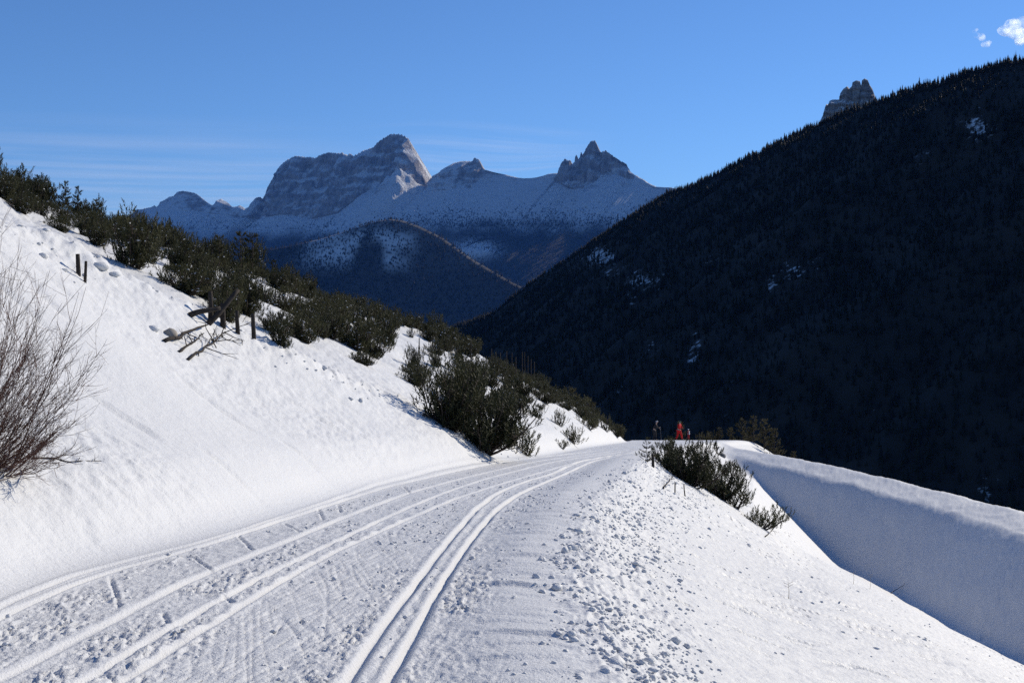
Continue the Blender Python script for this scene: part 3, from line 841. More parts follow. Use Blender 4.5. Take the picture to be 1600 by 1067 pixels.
def scatter(name, label, P, H, K, crowns, mat=None):
    """a wood nobody could count: points that carry tree crowns through geometry nodes"""
    n = len(P)
    me = bpy.data.meshes.new(name); me.vertices.add(n); me.vertices.foreach_set('co', np.asarray(P, np.float32).ravel())
    for nm, a in (('tree_height', H), ('turn', RNG.uniform(0, 6.28, n))):
        at = me.attributes.new(nm, 'FLOAT', 'POINT'); at.data.foreach_set('value', np.asarray(a, np.float32))
    at = me.attributes.new('tree_kind', 'INT', 'POINT'); at.data.foreach_set('value', np.asarray(K, np.int32))
    o = link(name, me)
    cl = bpy.data.collections.new(name + '_crowns')
    for i, c in enumerate(crowns): cl.objects.link(c)
    # the collection is read in name order
    names = sorted(c.name for c in crowns)
    remap = np.array([names.index(c.name) for c in crowns])
    at.data.foreach_set('value', remap[np.asarray(K)].astype(np.int32))
    ng = bpy.data.node_groups.new(name, 'GeometryNodeTree')
    ng.interface.new_socket('Geometry', in_out='INPUT', socket_type='NodeSocketGeometry')
    ng.interface.new_socket('Geometry', in_out='OUTPUT', socket_type='NodeSocketGeometry')
    a, b = ng.nodes.new('NodeGroupInput'), ng.nodes.new('NodeGroupOutput')
    ins = ng.nodes.new('GeometryNodeInstanceOnPoints'); ci = ng.nodes.new('GeometryNodeCollectionInfo')
    ci.inputs['Collection'].default_value = cl
    ci.inputs['Separate Children'].default_value = True; ci.inputs['Reset Children'].default_value = True
    def attr(nm, ty):
        q = ng.nodes.new('GeometryNodeInputNamedAttribute'); q.data_type = ty; q.inputs['Name'].default_value = nm
        return [s for s in q.outputs if s.enabled and s.name == 'Attribute'][0]
    cb = ng.nodes.new('ShaderNodeCombineXYZ'); ng.links.new(attr('turn', 'FLOAT'), cb.inputs[2])
    ng.links.new(a.outputs[0], ins.inputs['Points']); ng.links.new(ci.outputs[0], ins.inputs['Instance'])
    ins.inputs['Pick Instance'].default_value = True
    ng.links.new(attr('tree_kind', 'INT'), ins.inputs['Instance Index'])
    ng.links.new(cb.outputs[0], ins.inputs['Rotation'])
    ng.links.new(attr('tree_height', 'FLOAT'), ins.inputs['Scale'])
    ng.links.new(ins.outputs[0], b.inputs[0])
    md = o.modifiers.new('forest', 'NODES'); md.node_group = ng
    tag(o, label, kind='stuff')
    return o

FC = [first[k] for k in sorted(first)]
kmap = {k: i for i, k in enumerate(sorted(first))}
K_ = np.array([kmap.get(int(k), 0) for k in kind[far_i]])
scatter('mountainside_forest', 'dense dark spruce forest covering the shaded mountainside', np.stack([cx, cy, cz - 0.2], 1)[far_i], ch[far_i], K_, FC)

# trees of the blue hill and of the lower range
P = []; H = []
i = RNG.integers(0, hx.size, 44000)
jx, jy, jz = hx.ravel()[i], hy.ravel()[i], hz.ravel()[i]
jp = np.stack([jx + RNG.uniform(-14, 14, len(i)), jy + RNG.uniform(-14, 14, len(i)), jz - 1], 1)
hpx, hpy = 800 + jp[:, 0] / jp[:, 1] * F, HZ - jp[:, 2] / jp[:, 1] * F
sn = (0.25 + 0.75 * sstep(352, 372, hpy)) * sstep(-0.1, 0.35, fbm2(jp[:, 0] / 390, jp[:, 1] / 390, 3, 225) + 0.1) * sstep(430, 395, hpy)
k = (RNG.random(len(i)) > 0.55 * sn) & (hpy < 540)
P.append(jp[k]); H.append(RNG.uniform(14, 27, k.sum()))
for (x, y, z) in RG:
    nr_, nc_ = x.shape; n_ = int(80 * nc_)
    fi = RNG.uniform(52, nr_ - 1.01, n_); fj = RNG.uniform(0, nc_ - 1.01, n_)
    i0, j0 = fi.astype(int), fj.astype(int); fi -= i0; fj -= j0
    q = np.stack([a[i0, j0] * (1 - fi) * (1 - fj) + a[i0 + 1, j0] * fi * (1 - fj) + a[i0, j0 + 1] * (1 - fi) * fj + a[i0 + 1, j0 + 1] * fi * fj for a in (x, y, z)], 1)
    hpx, hpy = 800 + q[:, 0] / q[:, 1] * F, HZ - q[:, 2] / q[:, 1] * F
    line = 354 + 20 * fbm2(hpx / 90, hpy / 40, 4, 331) + np.interp(hpx, [200, 420, 560, 640, 700, 800, 950, 1050], [10, 14, 0, -6, -22, -18, -24, -22])
    pr = sstep(-34, 40, hpy - line) ** 2.2
    mead = np.exp(-((hpx - 740) / 32) ** 2 - ((hpy - 390) / 12) ** 2) + np.exp(-((hpx - 700) / 16) ** 2 - ((hpy - 371) / 7) ** 2) + np.exp(-((hpx - 907) / 12) ** 2 - ((hpy - 326) / 16) ** 2)
    k = (RNG.random(n_) < pr * (1 - 0.97 * np.clip(mead, 0, 1))) & (hpy < 520)
    q[:, 2] -= 1
    P.append(q[k]); H.append(RNG.uniform(15, 31, k.sum()))
P = np.concatenate(P); H = np.concatenate(H)
scatter('far_forest', 'far blue forest on the hill and the foot of the range', P, H, RNG.integers(0, 3, len(P)), FC[:3])

# ------------------------------------------------------------------ dwarf pines
t_ = (1 + 5 ** 0.5) / 2
ICO = np.array([(-1, t_, 0), (1, t_, 0), (-1, -t_, 0), (1, -t_, 0), (0, -1, t_), (0, 1, t_), (0, -1, -t_), (0, 1, -t_), (t_, 0, -1), (t_, 0, 1), (-t_, 0, -1), (-t_, 0, 1)], float) / math.sqrt(1 + t_ * t_)
ICF = np.array([(0, 11, 5), (0, 5, 1), (0, 1, 7), (0, 7, 10), (0, 10, 11), (1, 5, 9), (5, 11, 4), (11, 10, 2), (10, 7, 6), (7, 1, 8), (3, 9, 4), (3, 4, 2), (3, 2, 6), (3, 6, 8), (3, 8, 9), (4, 9, 5), (2, 4, 11), (6, 2, 10), (8, 6, 7), (9, 8, 1)])
def add_tufts(m, pos, axis, L, r, nn=15, wid=0.030, nl=0.13):
    """bottle-brush shoots: needles round a short axis"""
    n = len(pos); axis = axis / np.linalg.norm(axis, axis=1)[:, None]
    ref = np.where(np.abs(axis[:, 2:3]) > 0.9, np.array([[1.0, 0, 0]]), np.array([[0, 0, 1.0]]))
    a = np.cross(axis, ref); a /= np.linalg.norm(a, axis=1)[:, None]; b = np.cross(axis, a)
    t = (np.arange(nn) + 0.5) / nn
    ph = np.arange(nn)[None] * 2.4 + r.uniform(0, 6.28, n)[:, None]
    out = np.cos(ph)[..., None] * a[:, None] + np.sin(ph)[..., None] * b[:, None]
    tan = -np.sin(ph)[..., None] * a[:, None] + np.cos(ph)[..., None] * b[:, None]
    base = pos[:, None] + axis[:, None] * (L[:, None, None] * t[None, :, None])
    up = 0.55 + 0.5 * t
    d = out * np.cos(up)[None, :, None] + axis[:, None] * np.sin(up)[None, :, None]
    ln = nl * r.uniform(0.75, 1.2, (n, nn))[..., None]
    V = np.stack([base - tan * wid * 0.5, base + tan * wid * 0.5, base + d * ln + tan * wid * 0.25, base + d * ln - tan * wid * 0.25], 2).reshape(-1, 3)
    m.add(V, None, np.arange(len(V)).reshape(-1, 4))

def bush_meshes(seed, W=1.0, H=1.0, stems=13, side=15, mat=None, lean=(0, 0), tl=0.30, wid=0.030, nl=0.10):
    r = np.random.default_rng(seed); wood = MB(); leaf = MB()
    pos = []; ax = []; L = []
    for s in range(stems):
        az = s * 2.399 + r.uniform(-0.4, 0.4); rr = W * math.sqrt((s + 0.7) / stems) * r.uniform(0.75, 1.1); h = H * (1.05 - 0.45 * (rr / W) ** 2) * r.uniform(0.7, 1.15)
        tt = np.linspace(0, 1, 9)
        dx, dy = math.cos(az) * rr + lean[0], math.sin(az) * rr + lean[1]
        pts = np.stack([dx * tt ** 0.85, dy * tt ** 0.85, -0.25 + (h + 0.25) * (0.35 * tt + 0.65 * tt ** 2.0)], 1) + r.normal(0, 0.025, (9, 3)) * tt[:, None]
        wood.tube(pts, 0.035 * (1 - 0.75 * tt) + 0.004, 4)
        for k in range(side):
            t = r.uniform(0.22, 1.0) if k else 1.0
            i = min(7, int(t * 8)); f = t * 8 - i
            p = pts[i] * (1 - f) + pts[min(8, i + 1)] * f
            out = np.array([r.normal(0, 1), r.normal(0, 1), 0]); out /= np.linalg.norm(out) + 1e-6
            ln = r.uniform(0.10, 0.42) * (1.15 - 0.6 * t) * min(1.3, 0.6 + 0.5 * W)
            q = p + out * ln + np.array([0, 0, r.uniform(0.0, 0.25) * H * 0.4])
            if k: wood.tube(np.array([p, (p + q) / 2 - [0, 0, 0.03], q]), np.array([0.012, 0.009, 0.006]), 3, False)
            for e in range(2):
                j = np.array([r.normal(0, 0.09), r.normal(0, 0.09), r.normal(0, 0.06)]) if e else np.zeros(3)
                pos.append(q + j - [0, 0, 0.06]); ax.append(out * r.uniform(0.1, 0.7) + [r.normal(0, .15), r.normal(0, .15), 1.0]); L.append(tl * r.uniform(0.6, 1.25))
    add_tufts(leaf, np.array(pos), np.array(ax), np.array(L), r, 13, wid, nl)
    cap = MB()
    for k in r.choice(len(pos), max(4, len(pos) // 8), False):
        s = r.uniform(0.018, 0.052) * min(1.2, 0.5 + 0.5 * W)
        cap.add(ICO * (1 + r.normal(0, 0.18, (12, 1))) * np.array([s * r.uniform(1, 1.7), s * r.uniform(1, 1.7), s * 0.6]) + pos[k] + [0, 0, L[k] * 0.55], ICF)
    return leaf.mesh('foliage', mat or M_PINE), wood.mesh('branches', M_BARK), cap.mesh('snow_caps', M_BANK, True)

def pine_tree_meshes(seed, whorls=9, mat=None, rad=0.26):
    """young upright pine of unit height"""
    r = np.random.default_rng(seed); wood = MB(); leaf = MB(); pos = []; ax = []; L = []
    z = np.linspace(-0.05, 1, 8); tr = np.stack([0.01 * np.sin(z * 5 + seed), 0.01 * np.cos(z * 4), z], 1)
    tm = MB(); tm.tube(tr, 0.022 * (1 - 0.85 * np.linspace(0, 1, 8)), 5)
    for w in range(whorls):
        t = 0.12 + 0.84 * w / (whorls - 1)
        for b in range(r.integers(4, 7)):
            a = r.uniform(0, 6.28); ln = rad * (1 - 0.85 * t) * r.uniform(0.6, 1.25) + 0.02
            d = np.array([math.cos(a), math.sin(a), 0]); p = np.array([0, 0, t])
            q = p + d * ln + np.array([0, 0, ln * r.uniform(0.1, 0.6)])
            wood.tube(np.array([p, (p + q) / 2 - [0, 0, 0.008], q]), np.array([0.006, 0.005, 0.003]), 3, False)
            for e in range(4 if t < 0.7 else 2):
                f = 1 - 0.25 * e
                pos.append(p + (q - p) * f - [0, 0, 0.01]); ax.append(d * r.uniform(0.1, 0.9) + [r.normal(0, .2), r.normal(0, .2), 0.8]); L.append(0.075 * r.uniform(0.6, 1.2))
    pos.append(np.array([0, 0, 0.95])); ax.append(np.array([0, 0, 1.0])); L.append(0.09)
    add_tufts(leaf, np.array(pos), np.array(ax), np.array(L), r, 13, 0.0125, 0.045)
    return leaf.mesh('crown', mat or M_PINE), wood.mesh('branches', M_BARK), tm.mesh('trunk', M_BARK)

BUSH = [bush_meshes(400 + k, W, H, st, sd) for k, (W, H, st, sd) in enumerate(((1.0, 1.0, 14, 14), (1.3, 1.0, 16, 15), (0.8, 1.2, 12, 14), (1.1, 0.8, 13, 12), (0.9, 1.4, 14, 15), (1.5, 1.2, 22, 19)))]
SMALL = [bush_meshes(430 + k, W, H, st, sd, wid=0.026, nl=0.09) for k, (W, H, st, sd) in enumerate(((0.55, 0.5, 7, 7), (0.45, 0.65, 6, 7), (0.7, 0.4, 8, 6)))]
OBUSH = [bush_meshes(440 + k, W, H, st, sd, M_OLIVE) for k, (W, H, st, sd) in enumerate(((1.4, 1.7, 16, 14), (1.1, 1.5, 14, 14)))]
PINES = [pine_tree_meshes(450 + k) for k in range(3)]
OPINES = [pine_tree_meshes(460 + k, 9, M_OLIVE, 0.33) for k in range(3)]

def put_bush(x, y, meshes, scale, label, group, dz=0.0, tilt=None, sz=1.0, snow=False):
    e = empty('dwarf_pine', (x, y, g1(x, y) + dz), RNG.uniform(0, 6.28), scale)
    e.scale = (scale, scale, scale * sz)
    tag(e, label, 'bush', group)
    link('foliage', meshes[0], e); link('branches', meshes[1], e)
    if snow: link('snow_caps', meshes[2], e)['kind'] = 'stuff'
    return e

# thicket of the hillside: every bush stands on the ground it grows from
LOW = np.array([(-40, 318), (0, 332), (60, 352), (120, 378), (200, 415), (280, 462), (330, 492), (440, 545), (520, 572), (600, 606), (650, 640), (700, 672), (760, 692), (800, 690), (830, 665), (860, 640), (960, 690)], float)
taken = []
def free(x, y, d):
    return all((x - a) ** 2 + (y - b) ** 2 > (d * 0.5 * (1 + c)) ** 2 for a, b, c in taken)
LB = 'dark green dwarf pine bush in the dense thicket on the sunlit hillside'
GB = 'dwarf pines of the hillside thicket'

named = [  # photograph base pixel, mesh, scale, label
    ((752, 698), BUSH[5], 1.08, 'biggest dwarf pine bush, standing at the lower end of the thicket nearest the road bend'),
    ((700, 668), BUSH[4], 1.05, 'tall dwarf pine bush just uphill of the biggest bush with branches trailing on snow'),
    ((728, 640), BUSH[2], 1.15, 'upright dwarf pine bush rising behind the biggest bush at the thicket end'),
    ((805, 632), BUSH[0], 1.0, 'rounded dwarf pine bush standing apart on open snow past the biggest bush'),
    ((850, 628), BUSH[3], 0.8, 'low dwarf pine bush on open snow under the row of thin stakes'),
    ((818, 708), SMALL[1], 1.0, 'small upright dwarf pine sprig at the road edge below the biggest bush'),
    ((893, 690), SMALL[0], 0.95, 'small dark dwarf pine tuft alone on the snow just above the road'),
    ((918, 668), SMALL[2], 1.1, 'flat dwarf pine tuft on the lower snow slope above the road'),
    ((873, 664), SMALL[1], 0.8, 'tiny dwarf pine sprig in the middle of the open snow slope'),
    ((962, 680), BUSH[3], 0.78, 'last dwarf pine bush of the hillside, where the slope meets the road crest'),
    ((876, 698), SMALL[2], 0.55, 'tiny flat tuft of pine poking through snow beside the road'),
    ((930, 650), SMALL[0], 1.3, 'knee high dwarf pine on the upper snow slope near the end of the hillside'),
    ((902, 636), SMALL[2], 1.5, 'spreading dwarf pine high on the open slope below the olive pines'),
    ((945, 672), SMALL[1], 1.1, 'small dwarf pine between the flat tuft and the last bush of the hillside'),
    ((838, 652), SMALL[0], 0.7, 'lone dwarf pine sprig on snow downhill of the low bush under the stakes'),
    ((792, 690), SMALL[0], 1.1, 'low dwarf pine tuft on snow beside the foot of the biggest bush')]
for (bx, by), ms, s, lb in named:
    h = hit(bx, by)
    if h is None: continue
    put_bush(h[0], h[1], ms, s, lb, 'dwarf pines near the road bend'); taken.append((h[0], h[1], s * 1.0))

def clump(px, py):
    # the open snow strips of the photograph
    s = 0
    for (x, y), (rx, ry), a in (((55, 292), (26, 12), 1), ((140, 350), (26, 9), .9), ((228, 372), (24, 9), 1), ((290, 470), (22, 14), .5), ((245, 395), (40, 10), .3), ((490, 466), (30, 12), .8), ((560, 492), (46, 12), 1), ((620, 520), (34, 9), .8),
                                ((640, 550), (34, 18), 1), ((690, 590), (16, 26), .9), ((385, 500), (40, 12), .55), ((455, 535), (40, 10), .2), ((620, 600), (18, 12), .7), ((850, 665), (60, 30), 1.3), ((770, 560), (25, 12), .6), ((830, 590), (26, 20), .8),
                                ((320, 495), (22, 8), .5)):
        s = max(s, a * math.exp(-((px - x) / rx) ** 2 - ((py - y) / ry) ** 2))
    return s
cnt = 0
for _ in range(26000):
    if cnt >= 290: break
    y_ = RNG.uniform(20, 104); u_ = RNG.uniform(0.6, float(UT(y_)) + 0.6); x_ = float(XL(y_)) - u_
    z_ = g1(x_, y_); px_, py_ = 800 + x_ / y_ * F, HZ - z_ / y_ * F
    if py_ > np.interp(px_, LOW[:, 0], LOW[:, 1]) or px_ < -90 or px_ > 930: continue
    if RNG.random() < clump(px_, py_) or noise2(np.array([x_ * 0.35]), np.array([y_ * 0.28]), 341)[0] > 0.36: continue
    if px_ > 540 and RNG.random() < 0.4: continue
    h = hit(px_, py_, 18)
    if h is None or abs(h[1] - y_) > 4: continue
    s = RNG.uniform(0.28, 0.76) ** 0.85 * (0.75 if px_ > 780 else 1)
    if not free(x_, y_, (1.55 if px_ < 540 else 1.85) * s): continue
    sm = RNG.random() < 0.18
    ms = SMALL[RNG.integers(0, 3)] if sm else BUSH[RNG.integers(0, 5)]
    sz_ = 'small' if s < 0.45 or sm else ('tall' if s > 0.62 else 'mid-sized')
    pl_ = ('high in the thicket above the split post stub' if px_ < 190 else 'in the thicket behind the posts and leaning log' if px_ < 440
           else 'in the middle of the thicket, downhill of the posts' if px_ < 640 else 'at the lower end of the thicket by the thin stakes')
    ed_ = 'front edge' if py_ > np.interp(px_, LOW[:, 0], LOW[:, 1]) - 22 else 'inner'
    put_bush(x_, y_, ms, s * (1.2 if sm else 0.92), f'{sz_} {ed_} dwarf pine {pl_}', GB, 0, None, RNG.uniform(0.8, 1.3), True)
    taken.append((x_, y_, s)); cnt += 1
print('thicket', cnt)
# bushes just over the brow of the hill, whose tops break the skyline
SKY = np.array([(-30, 268), (0, 275), (60, 296), (110, 312), (160, 335), (230, 366), (300, 395), (370, 420), (440, 440), (520, 468), (580, 488), (640, 505), (700, 535), (760, 565), (820, 590), (870, 605), (920, 640), (960, 665)], float)
for px_ in np.arange(-30, 930, 13.0):
    if RNG.random() < 0.42: continue
    py_ = float(np.interp(px_, SKY[:, 0], SKY[:, 1])) + 3
    h = hit(px_, py_, 30)
    k = 0
    while h is None and k < 12: py_ += 3; h = hit(px_, py_, 30); k += 1
    if h is None: continue
    put_bush(h[0] - 0.15, h[1] + RNG.uniform(-0.4, 0.5), BUSH[RNG.integers(0, 5)], RNG.uniform(0.30, 0.55), 'dwarf pine bush on the brow of the hillside against the sky and far valley', 'dwarf pines along the brow of the hill', -0.1)

def put_tree(px, py, meshes, height, label, group, y=None, name='pine_tree'):
    h = hit(px, py, 20)
    k = 0
    while h is None and k < 30: py += 2; h = hit(px, py, 20); k += 1
    if y is not None:
        x = (px - 800) / F * y; z = g1(x, y)
    else: x, y, z = h[0], h[1], g1(h[0], h[1])
    e = empty(name, (x, y, z - 0.05), RNG.uniform(0, 6.28), height)
    tag(e, label, 'tree', group)
    link('crown', meshes[0], e); link('branches', meshes[1], e); link('trunk', meshes[2], e)
    return e
for (a, b, hgt, lb) in ((376, 440, 1.75, 'slender pine on the brow, first of the close pair against the blue valley'), (394, 444, 1.85, 'slender pine on the brow, second of the close pair against the blue valley'),
                        (343, 425, 1.3, 'short young pine on the brow uphill of the close pair'), (428, 448, 1.1, 'short bushy pine on the brow just downhill of the close pair'),
                        (122, 326, 1.0, 'small upright pine against the sky near the upper end of the hillside'), (102, 322, 1.0, 'small forked pine on the skyline beside a bare snow patch'),
                        (150, 338, 0.8, 'small pointed pine on the skyline above the thicket edge'), (58, 300, 0.9, 'bushy little pine on the skyline below the highest bushes'), (262, 384, 0.8, 'small pine tip on the brow in front of the snowy range')):
    put_tree(a, b, PINES[RNG.integers(0, 3)], hgt, lb, 'young pines on the brow of the hillside')
# brownish pines beyond the hillside and beyond the crest of the road
for k, (a, y, hgt) in enumerate(((858, 112, 4.3), (878, 114, 5.2), (893, 113, 5.6), (906, 118, 5.0), (920, 114, 4.4), (936, 118, 3.6), (845, 110, 3.8), (952, 120, 2.9), (968, 122, 2.6), (826, 108, 3.0), (940, 125, 4.0), (912, 124, 5.0))):
    put_tree(a, 600, OPINES[k % 3], hgt, 'olive brown pine rising behind the end of the snowy hillside, before the dark forest', 'olive pines behind the end of the hillside', y)
for k, (a, y, hgt) in enumerate(((1108, 122, 2.0), (1124, 121, 2.2), (1142, 122, 2.4), (1160, 119, 2.8), (1177, 117, 2.7), (1194, 115, 2.9), (1210, 113, 2.7), (1240, 112, 2.0), (1262, 110, 2.3), (1296, 108, 1.7))):
    put_tree(a, 700, OPINES[(k + 1) % 3], hgt, 'brownish pine growing just beyond the snow crest past the skiers', 'brownish pines beyond the snow crest', y)
for k, (a, y, s) in enumerate(((985, 124, .7), (1000, 123, .75), (1036, 124, .7), (1052, 122, .8), (1090, 124, .8), (1010, 126, .9), (1105, 121, .9))):
    x = (a - 800) / F * y
    put_bush(x, y, OBUSH[k % 2], s, 'low brownish shrub behind the skiers beyond the road crest', 'brownish shrubs behind the skiers')
put_tree(1064, 690, OPINES[1], 2.6, 'lone pointed little pine directly behind the red skier', None, 120)

# bush below the road on the right with its neighbours
rb = [((1075, 755), BUSH[5], 0.92, 'large dwarf pine bush on the slope below the road, its higher half'), ((1120, 775), BUSH[1], 0.98, 'large dwarf pine bush on the slope below the road, its lower spreading half'),
      ((1045, 732), BUSH[2], 0.70, 'upper dwarf pine of the large clump below the road, beside a thin sapling'), ((1140, 788), SMALL[2], 1.25, 'flat outer branches at the bottom edge of the large pine clump below the road')]
for (bx, by), ms, s, lb in rb:
    h = hit(bx, by)
    put_bush(h[0], h[1], ms, s, lb, 'dwarf pines of the clump below the road')
h = hit(1183, 820)
LOWB = bush_meshes(480, 0.95, 0.45, 9, 7, lean=(0.45, 0.0))
e = put_bush(h[0], h[1], LOWB, 0.85, 'sparse low pine branch on the slope under the large clump, at the shadow edge', None); e.rotation_euler = (0, 0, -0.2)
put_tree(1011, 724, pine_tree_meshes(470, 6, None, 0.30), 0.75, 'thin see-through sapling at the road edge beside the large pine clump', None)
put_tree(1050, 716, pine_tree_meshes(471, 7, None, 0.22), 0.85, 'thin pointed sapling top rising out of the large pine clump', None)

# ------------------------------------------------------------------ wood on and behind the bank
def post(px, py_top, py_bot, label, group, y=None, name='wooden_post', rad=0.05, lean=(0, 0)):
    if y is None:
        h = hit(px, py_bot, 18)
        k = 0
        while h is None and k < 30: py_bot += 2; h = hit(px, py_bot, 18); k += 1
        x, y = h[0], h[1]
    else: x = (px - 800) / F * y
    z = g1(x, y)
    top = (HZ - py_top) / F * y
    hh = max(0.35, top - z)
    m = MB(); t = np.linspace(0, 1, 5)
    m.tube(np.stack([lean[0] * t + 0.012 * np.sin(t * 5 + px), lean[1] * t, -0.3 + (hh + 0.3) * t], 1), rad * (1 - 0.25 * t), 6)
    o = link(name, m.mesh(name, M_WOOD, True)); o.location = (x, y, z); o.rotation_euler = (0, 0, px)
    tag(o, label, 'post', group)
    return o
GP = 'posts behind the edge of the bank'
post(329, 455, 503, 'thick post behind the bank edge that the leaning log rests against', GP, rad=0.07)
post(348, 474, 513, 'stout post just downhill of the leaning log behind the bank edge', GP, rad=0.075)
post(371, 485, 523, 'plain upright post on white snow, third along the bank edge', GP, rad=0.06)
post(396, 490, 531, 'post beside a low dark pine, fourth along the bank edge', GP, rad=0.06)
GS = 'thin stakes above the road bend'
for px_, a, b in ((655, 528, 556), (687, 541, 556), (694, 541, 556), (705, 544, 556), (715, 543, 560), (736, 530, 560), (744, 553, 570), (755, 557, 577), (760, 556, 578), (765, 560, 578), (768, 545, 580), (775, 550, 582), (782, 551, 584), (792, 548, 588), (800, 551, 590),
                  (806, 558, 592), (816, 550, 596), (820, 550, 598), (825, 556, 598), (830, 561, 600), (835, 565, 604)):
    post(px_, a, b, 'thin weathered stake in the row standing on the hillside above the road bend', GS, rad=0.03)
for px_, a, b in ((569, 476, 486), (586, 481, 491), (620, 492, 502), (586, 504, 528), (601, 514, 528)):
    post(px_, a, b, 'short thin stake among the pines near the brow of the hillside', 'stakes near the brow', rad=0.032)
post(122, 411, 430, 'short split post stub poking out of the snow bank', None, rad=0.05)
post(131, 421, 440, 'slanted dark board stub beside the split post on the snow bank', None, rad=0.035, lean=(0.14, 0))
post(1020, 709, 731, 'short black post at the road edge beside the see-through sapling', None, rad=0.05)
post(1054, 757, 770, 'thin broken stick on snow under the large pine clump', None, rad=0.02, lean=(0.1, 0))
post(1072, 763, 776, 'pale broken stick leaning at the foot of the large pine clump', None, rad=0.02, lean=(0.14, 0.05))

def beam(p0, p1, y0, y1, rad, name, label, cat='log', up=0.0):
    """a log or branch between two photograph points at given distances"""
    a = np.array([(p0[0] - 800) / F * y0, y0, (HZ - p0[1]) / F * y0 + up]); b = np.array([(p1[0] - 800) / F * y1, y1, (HZ - p1[1]) / F * y1 + up])
    m = MB(); t = np.linspace(0, 1, 8)[:, None]
    q = a + (b - a) * t - a; q[:, 2] += 0.03 * np.sin(t[:, 0] * 4 + p0[0])
    m.tube(q, rad * (1 - 0.35 * t[:, 0]), 7)
    o = link(name, m.mesh(name, M_WOOD, True)); o.location = a
    return tag(o, label, cat)
yb = hit(326, 507, 18)[1]
beam((324, 506), (372, 455), yb, yb + 0.5, 0.07, 'leaning_log', 'dark log leaning up across the posts behind the bank edge')
ya = hit(297, 496, 18)[1]
beam((296, 494), (344, 479), ya - 0.05, ya + 0.3, 0.065, 'cross_log', 'dark log sticking out over the bank edge and casting a shadow')

def branch_thing(px, py, pts_px, name, label, seed, rad=0.03, twigs=6, tl=0.5, up=0.16):
    """fallen bough lying on the snow: main stem with forked twigs"""
    r = np.random.default_rng(seed)
    P = []
    for i, (a, b) in enumerate(pts_px):
        h = hit(a, b, 6); P.append(np.array([h[0], h[1], g1(h[0], h[1]) + rad * 0.8 + up * i / max(1, len(pts_px) - 1)]))
    P = np.array(P); o0 = P[0].copy(); P = P - o0
    t = np.linspace(0, len(P) - 1, 10); Q = np.stack([np.interp(t, np.arange(len(P)), P[:, k]) for k in range(3)], 1) + r.normal(0, rad * 0.5, (10, 3))
    m = MB(); m.tube(Q, rad * np.linspace(1, 0.35, 10), 5)
    d = Q[-1] - Q[0]; L = np.linalg.norm(d); d = d / L
    tw = MB()
    for k in range(twigs):
        f = r.uniform(0.25, 0.98) * 9; i = int(min(8, f)); p = Q[i] + (Q[i + 1] - Q[i]) * (f - i)
        e = d * r.uniform(0.3, 1) + np.array([r.normal(0, .45), r.normal(0, .35), r.normal(0.15, .45)]); e /= np.linalg.norm(e)
        ln = tl * r.uniform(0.35, 1.0)
        W = np.array([p, p + e * ln * 0.5 + r.normal(0, 0.03, 3), p + e * ln + r.normal(0, 0.05, 3) - [0, 0, 0.04]])
        tw.tube(W, rad * np.array([0.45, 0.3, 0.15]), 3, False)
        for s in range(2):
            c = W[1] + (W[2] - W[1]) * r.uniform(0, 0.8); g = e + r.normal(0, 0.5, 3); g /= np.linalg.norm(g)
            tw.tube(np.array([c, c + g * ln * 0.4]), rad * np.array([0.25, 0.12]), 3, False)
    e = empty(name, tuple(o0)); tag(e, label, 'branch')
    link('stem', m.mesh('stem', M_WOOD, True), e)
    if twigs: link('twigs', tw.mesh('twigs', M_WOOD), e)
    return e
branch_thing(0, 0, [(258, 537), (290, 529), (327, 522)], 'fallen_branch', 'thick straight branch lying on the snow bank below the snow lumps', 501, 0.045, 2, 0.3)
branch_thing(0, 0, [(280, 552), (300, 545), (318, 535)], 'fallen_branch', 'short forked bough between the straight branch and the twiggy one on the bank', 502, 0.03, 7, 0.35)
branch_thing(0, 0, [(293, 563), (322, 552), (352, 532)], 'fallen_branch', 'twiggy fallen bough with curling side twigs on the snow bank', 503, 0.032, 16, 0.75)
branch_thing(0, 0, [(52, 721), (75, 718), (110, 724), (158, 727)], 'fallen_branch', 'thin bare twig lying flat on the snow in front of the leafless shrub', 504, 0.011, 6, 0.16, 0.015)
branch_thing(0, 0, [(1036, 765), (1046, 757), (1052, 753)], 'fallen_branch', 'small bare branch tip sticking out of the snow below the road edge', 505, 0.02, 5, 0.3)
branch_thing(0, 0, [(1392, 927), (1403, 922), (1414, 917)], 'fallen_branch', 'dark stick lying at the edge of the shadow on the open slope', 506, 0.02, 2, 0.25)
branch_thing(0, 0, [(1196, 840), (1208, 830), (1220, 819)], 'fallen_branch', 'thin bare branch rising from the snow below the sparse low pine', 507, 0.018, 3, 0.3)
branch_thing(0, 0, [(660, 652), (700, 664), (730, 672)], 'fallen_branch', 'bare bough trailing along the snow from under the tall pine bushes', 508, 0.03, 14, 0.8)

